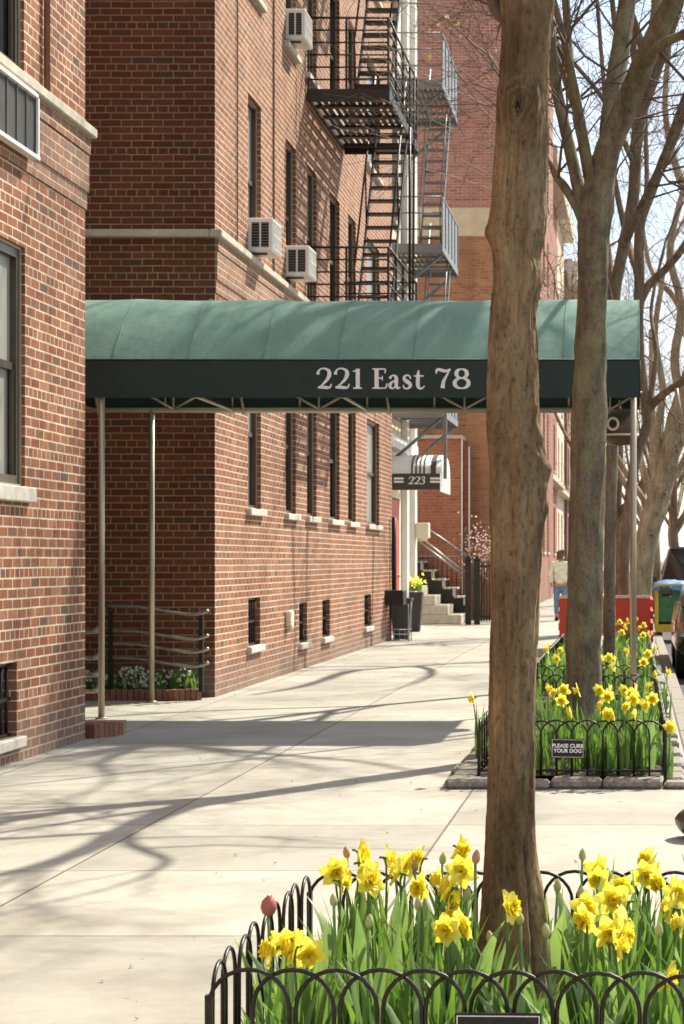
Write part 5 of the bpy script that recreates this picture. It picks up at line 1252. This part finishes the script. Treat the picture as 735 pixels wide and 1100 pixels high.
# ------------------------------------------------------------ vehicles
paint = {}
def car(x0, y0, col, lab, Lc=4.6, Wc=1.8, Hc=1.5, suv=False):
    t = thing('parked_car', (x0+Wc/2, y0+Lc/2, -.13), lab, 'car', 'cars parked along the kerb'); g = -.13
    m = mat('car_paint', col, .25, .2); P_(m).inputs['Coat Weight'].default_value = .8
    st = [(0, .45, .62, .86), (.04, .30, .90, .95), (.12, .26, .95, 1), (.3, .26, .95, 1), (.7, .26, .93, 1), (.9, .26, .82, .97), (.98, .30, .72, .9), (1, .42, .6, .82)]
    b = MB(); vs = []
    for f, zb, zt, w in st:
        y = y0+f*Lc; hw = Wc/2*w; cx = x0+Wc/2
        for xx, z in ((-hw*.92, zb), (-hw, zb+.12), (-hw, (zb+zt)/2+.05), (-hw*.95, zt-.03), (-hw*.82, zt), (hw*.82, zt), (hw*.95, zt-.03), (hw, (zb+zt)/2+.05), (hw, zb+.12), (hw*.92, zb)): vs.append((cx+xx, y, g+z))
    n = 10; b.add(vs, [(i*n+k, i*n+(k+1) % n, (i+1)*n+(k+1) % n, (i+1)*n+k) for i in range(len(st)-1) for k in range(n)]+[tuple(range(n)), tuple((len(st)-1)*n+k for k in range(n))], 0, True)
    b.build('body', m, t)
    cab = [(.03, .92, .80), (.14 if not suv else .08, Hc-.03, .70), (.3, Hc, .72), (.52, Hc-.03, .72), (.70, .92, .82)]
    b = MB(); vs = []
    for f, zt, w in cab:
        y = y0+f*Lc; cx = x0+Wc/2
        for xx, z in ((-Wc/2*.93, .90), (-Wc/2*w, zt), (Wc/2*w, zt), (Wc/2*.93, .90)): vs.append((cx+xx, y, g+z))
    b.add(vs, [(i*4+k, i*4+k+1, i*4+5+k, i*4+4+k) for i in range(4) for k in range(3)]+[(0, 1, 2, 3), (16, 17, 18, 19)], 0, True)
    b.build('cabin', M['glass'], t)
    b = MB()
    for k in range(1, 3):
        a, c = cab[k], cab[k+1]; cx = x0+Wc/2
        b.box(cx-Wc/2*.70, cx+Wc/2*.70, y0+a[0]*Lc, y0+c[0]*Lc, g+min(a[1], c[1])+.012, g+max(a[1], c[1])+.035)
    b.build('roof', m, t)
    for f in (.18, .8):
        for s in (0, 1):
            xw = x0+.02 if s == 0 else x0+Wc-.22
            b = MB(); pts = [(xw, y0+f*Lc, g+.33), (xw+.2, y0+f*Lc, g+.33)]; b.tube(pts, .33, 24); w = b.build('wheel', simple('tyre', (.02, .02, .02), .8), t)
            b = MB(); b.tube([(xw-.012, y0+f*Lc, g+.33), (xw+.212, y0+f*Lc, g+.33)], .2, 16); b.build('rim', M['grey_iron'], w)
    for s in (0, 1):
        xm = x0-.17 if s == 0 else x0+Wc+.0
        b = MB(); b.rbox(xm, xm+.17, y0+.62*Lc, y0+.62*Lc+.11, g+.98, g+1.12, .03); b.build('mirror', m, t)
        b = MB(); xl = x0+.08 if s == 0 else x0+Wc-.3; b.rbox(xl, xl+.22, y0-.0, y0+.05, g+.62, g+.78, .02); b.build('tail_light', M['red'], t)
        b = MB(); b.rbox(xl, xl+.22, y0+Lc-.05, y0+Lc, g+.55, g+.68, .02); b.build('headlight', M['white'], t)
    b = MB(); b.rbox(x0+Wc/2-.16, x0+Wc/2+.16, y0-.014, y0+.02, g+.5, g+.6, .004); b.build('number_plate', M['white'], t)
    return t
car(.50, 24.6, (.05, .045, .03), 'dark parked car whose mirror shows at the right edge, nearest of the cars', Hc=1.5)
car(.50, 44, (.015, .016, .02), 'black parked car behind the green cart', Lc=4.8, Hc=1.72, suv=True)
car(.7, 50.5, (.45, .44, .42), 'silver parked car second beyond the green cart', Hc=1.5)
car(.7, 57, (.03, .03, .05), 'dark blue parked car far down the kerb', Hc=1.6)
car(.7, 63.5, (.5, .5, .5), 'pale grey parked car farthest down the kerb', Hc=1.5)
# green and yellow cart with a blue sheet
GC = thing('utility_cart', (.75, 36.5, -.13), 'green and yellow box cart under a blue sheet by the kerb', 'cart')
xa, xb = XP(704, 36.5), XP(704, 36.5)+1.0; g = -.13
b = MB(); b.rbox(xa+.03, xb-.03, 36.55, 37.9, g+.35, g+.98, .02); b.build('box', simple('dark_green_paint', (.04, .17, .06), .5), GC)
b = MB()
for x in (xa, xb-.06):
    for y in (36.5, 37.86): b.box(x, x+.06, y, y+.06, g+.18, g+1.04)
for z in (.18, .99): b.box(xa+.06, xb-.06, 36.505, 36.55, g+z, g+z+.14 if z < .5 else g+z+.05)
for x in (.25, .45, .65): b.box(xa+x, xa+x+.03, 36.53, 36.548, g+.8, g+1.0)
b.build('frame', simple('yellow_paint', (.62, .42, .02), .5), GC)
b = MB(); nx = 10; vs = []
for i in range(nx+1):
    for j in range(nx+1): vs.append((xa-.05+(xb-xa+.1)*.62*i/nx, 36.42+1.6*j/nx, g+1.045+.05*noise.noise((i*.6, j*.6, 2))+.05*math.sin(PI*i/nx)*math.sin(PI*j/nx)-(.12 if i in (0, nx) or j in (0, nx) else 0)))
b.add(vs, [(i*(nx+1)+j, (i+1)*(nx+1)+j, (i+1)*(nx+1)+j+1, i*(nx+1)+j+1) for i in range(nx) for j in range(nx)], 0, True); b.build('sheet', simple('blue_sheet', (.06, .20, .42), .5), GC)
for x in (xa+.03, xb-.13):
    for y in (36.75, 37.7):
        b = MB(); b.tube([(x, y, g+.17), (x+.1, y, g+.17)], .17, 16); b.build('wheel', M['black'], GC)
# dark bag at the very right edge
BG = MB(); vs = []; n = 16; rows = 9
c = Vector((.37, 9.8, 0))
for i in range(rows+1):
    a = PI*i/rows; 
    for k in range(n):
        q = 2*PI*k/n; rr = .175*math.sin(a)**.55*(1+.06*noise.noise((math.cos(q)*2, math.sin(q)*2, i*.5)))
        vs.append(c+Vector((rr*math.cos(q), rr*math.sin(q), .078-.078*math.cos(a)+.003)))
BG.add(vs, [(i*n+k, i*n+(k+1) % n, (i+1)*n+(k+1) % n, (i+1)*n+k) for i in range(rows) for k in range(n)], 0, True)
tag(BG.build('refuse_bag', simple('dark_grey_plastic_bag', (.05, .045, .04), .35, bmp=.4)), 'rounded dark grey bag on the pavement, cut by the right edge', 'bag')

# ------------------------------------------------------------ person
def person(px, d, h, lab):
    X = XP(px, d); t = thing('person', (X, d, 0), lab, 'person'); s = h/1.7
    def skin(joints, edges, name, m, sub=2):
        me = bpy.data.meshes.new(name); me.from_pydata([Vector((p[0]*s, p[1]*s, p[2]*s)) for p in [j[0] for j in joints]], edges, [])
        o = bpy.data.objects.new(name, me); COL.objects.link(o)
        sk = o.modifiers.new('s', 'SKIN'); sk.use_smooth_shade = True
        for i, j in enumerate(joints):
            me.skin_vertices[0].data[i].radius = (j[1]*s, (j[2] if len(j) > 2 else j[1])*s)
        me.skin_vertices[0].data[0].use_root = True
        ss = o.modifiers.new('u', 'SUBSURF'); ss.levels = sub; ss.render_levels = sub
        me.materials.append(m)
        bpy.context.view_layer.update()
        me2 = bpy.data.meshes.new_from_object(o.evaluated_get(bpy.context.evaluated_depsgraph_get()))
        me2.materials.clear(); me2.materials.append(m)
        for p in me2.polygons: p.use_smooth = True
        o2 = bpy.data.objects.new(name, me2); COL.objects.link(o2); o2.parent = t; bpy.data.objects.remove(o); return o2
    skinm = simple('skin', (.5, .32, .23), .6, bmp=0)
    # body walking away (+Y), arms at sides
    J = [((0, 0, .93), .13, .10), ((0, 0, 1.15), .12, .09), ((0, .02, 1.36), .14, .09), ((0, .02, 1.46), .055), ((0, .02, 1.52), .05), ((0, .03, 1.61), .075, .09), ((0, .03, 1.68), .06, .07),
         ((-.09, 0, .86), .085), ((-.10, .10, .48), .058), ((-.10, .04, .10), .04), ((-.10, .14, .04), .035),
         ((.09, 0, .86), .085), ((.10, -.02, .47), .058), ((.10, -.20, .13), .04), ((.10, -.14, .03), .035),
         ((-.18, .02, 1.40), .055), ((-.24, .0, 1.13), .042), ((-.23, .10, .90), .03), ((-.22, .13, .82), .028),
         ((.18, .02, 1.40), .055), ((.24, .0, 1.13), .042), ((.23, .08, .90), .03), ((.22, .11, .82), .028)]
    E = [(0,1),(1,2),(2,3),(3,4),(4,5),(5,6),(0,7),(7,8),(8,9),(9,10),(0,11),(11,12),(12,13),(13,14),(2,15),(15,16),(16,17),(17,18),(2,19),(19,20),(20,21),(21,22)]
    skin(J, E, 'body', skinm)
    JJ = [((0, 0, .84), .19, .15), ((0, 0, 1.15), .165, .125), ((0, .02, 1.36), .17, .12), ((0, .02, 1.46), .085), ((-.19, .02, 1.40), .08), ((-.26, .0, 1.13), .066), ((-.24, .09, .93), .05), ((.19, .02, 1.40), .08), ((.26, .0, 1.13), .066), ((.24, .07, .93), .05)]
    skin(JJ, [(0,1),(1,2),(2,3),(2,4),(4,5),(5,6),(2,7),(7,8),(8,9)], 'jacket', simple('cream_jacket', (.85, .78, .58), .8))
    JT = [((0, 0, .90), .15, .125), ((-.095, 0, .80), .10), ((-.105, .10, .48), .075), ((-.105, .05, .14), .06), ((.095, 0, .80), .10), ((.105, -.02, .47), .075), ((.105, -.19, .18), .06)]
    skin(JT, [(0,1),(1,2),(2,3),(0,4),(4,5),(5,6)], 'jeans', simple('blue_denim', (.17, .26, .40), .8))
    skin([((0, .02, 1.62), .10, .115), ((0, .0, 1.52), .085, .08), ((0, .01, 1.68), .075)], [(0,1),(0,2)], 'hair', simple('brown_hair', (.14, .065, .03), .6))
    for s_, yy, zz in ((-1, .08, .035), (1, -.16, .05)):
        b = MB(); b.rbox(s_*.10*s-.045, s_*.10*s+.045, yy-.10, yy+.14, zz-.033, zz+.05, .02); o = b.build('shoe', M['black']); o.parent = t
    for nm in ():
        pass
person(602.5, 45, 1.52, 'person in cream jacket and blue jeans walking away on the sidewalk')
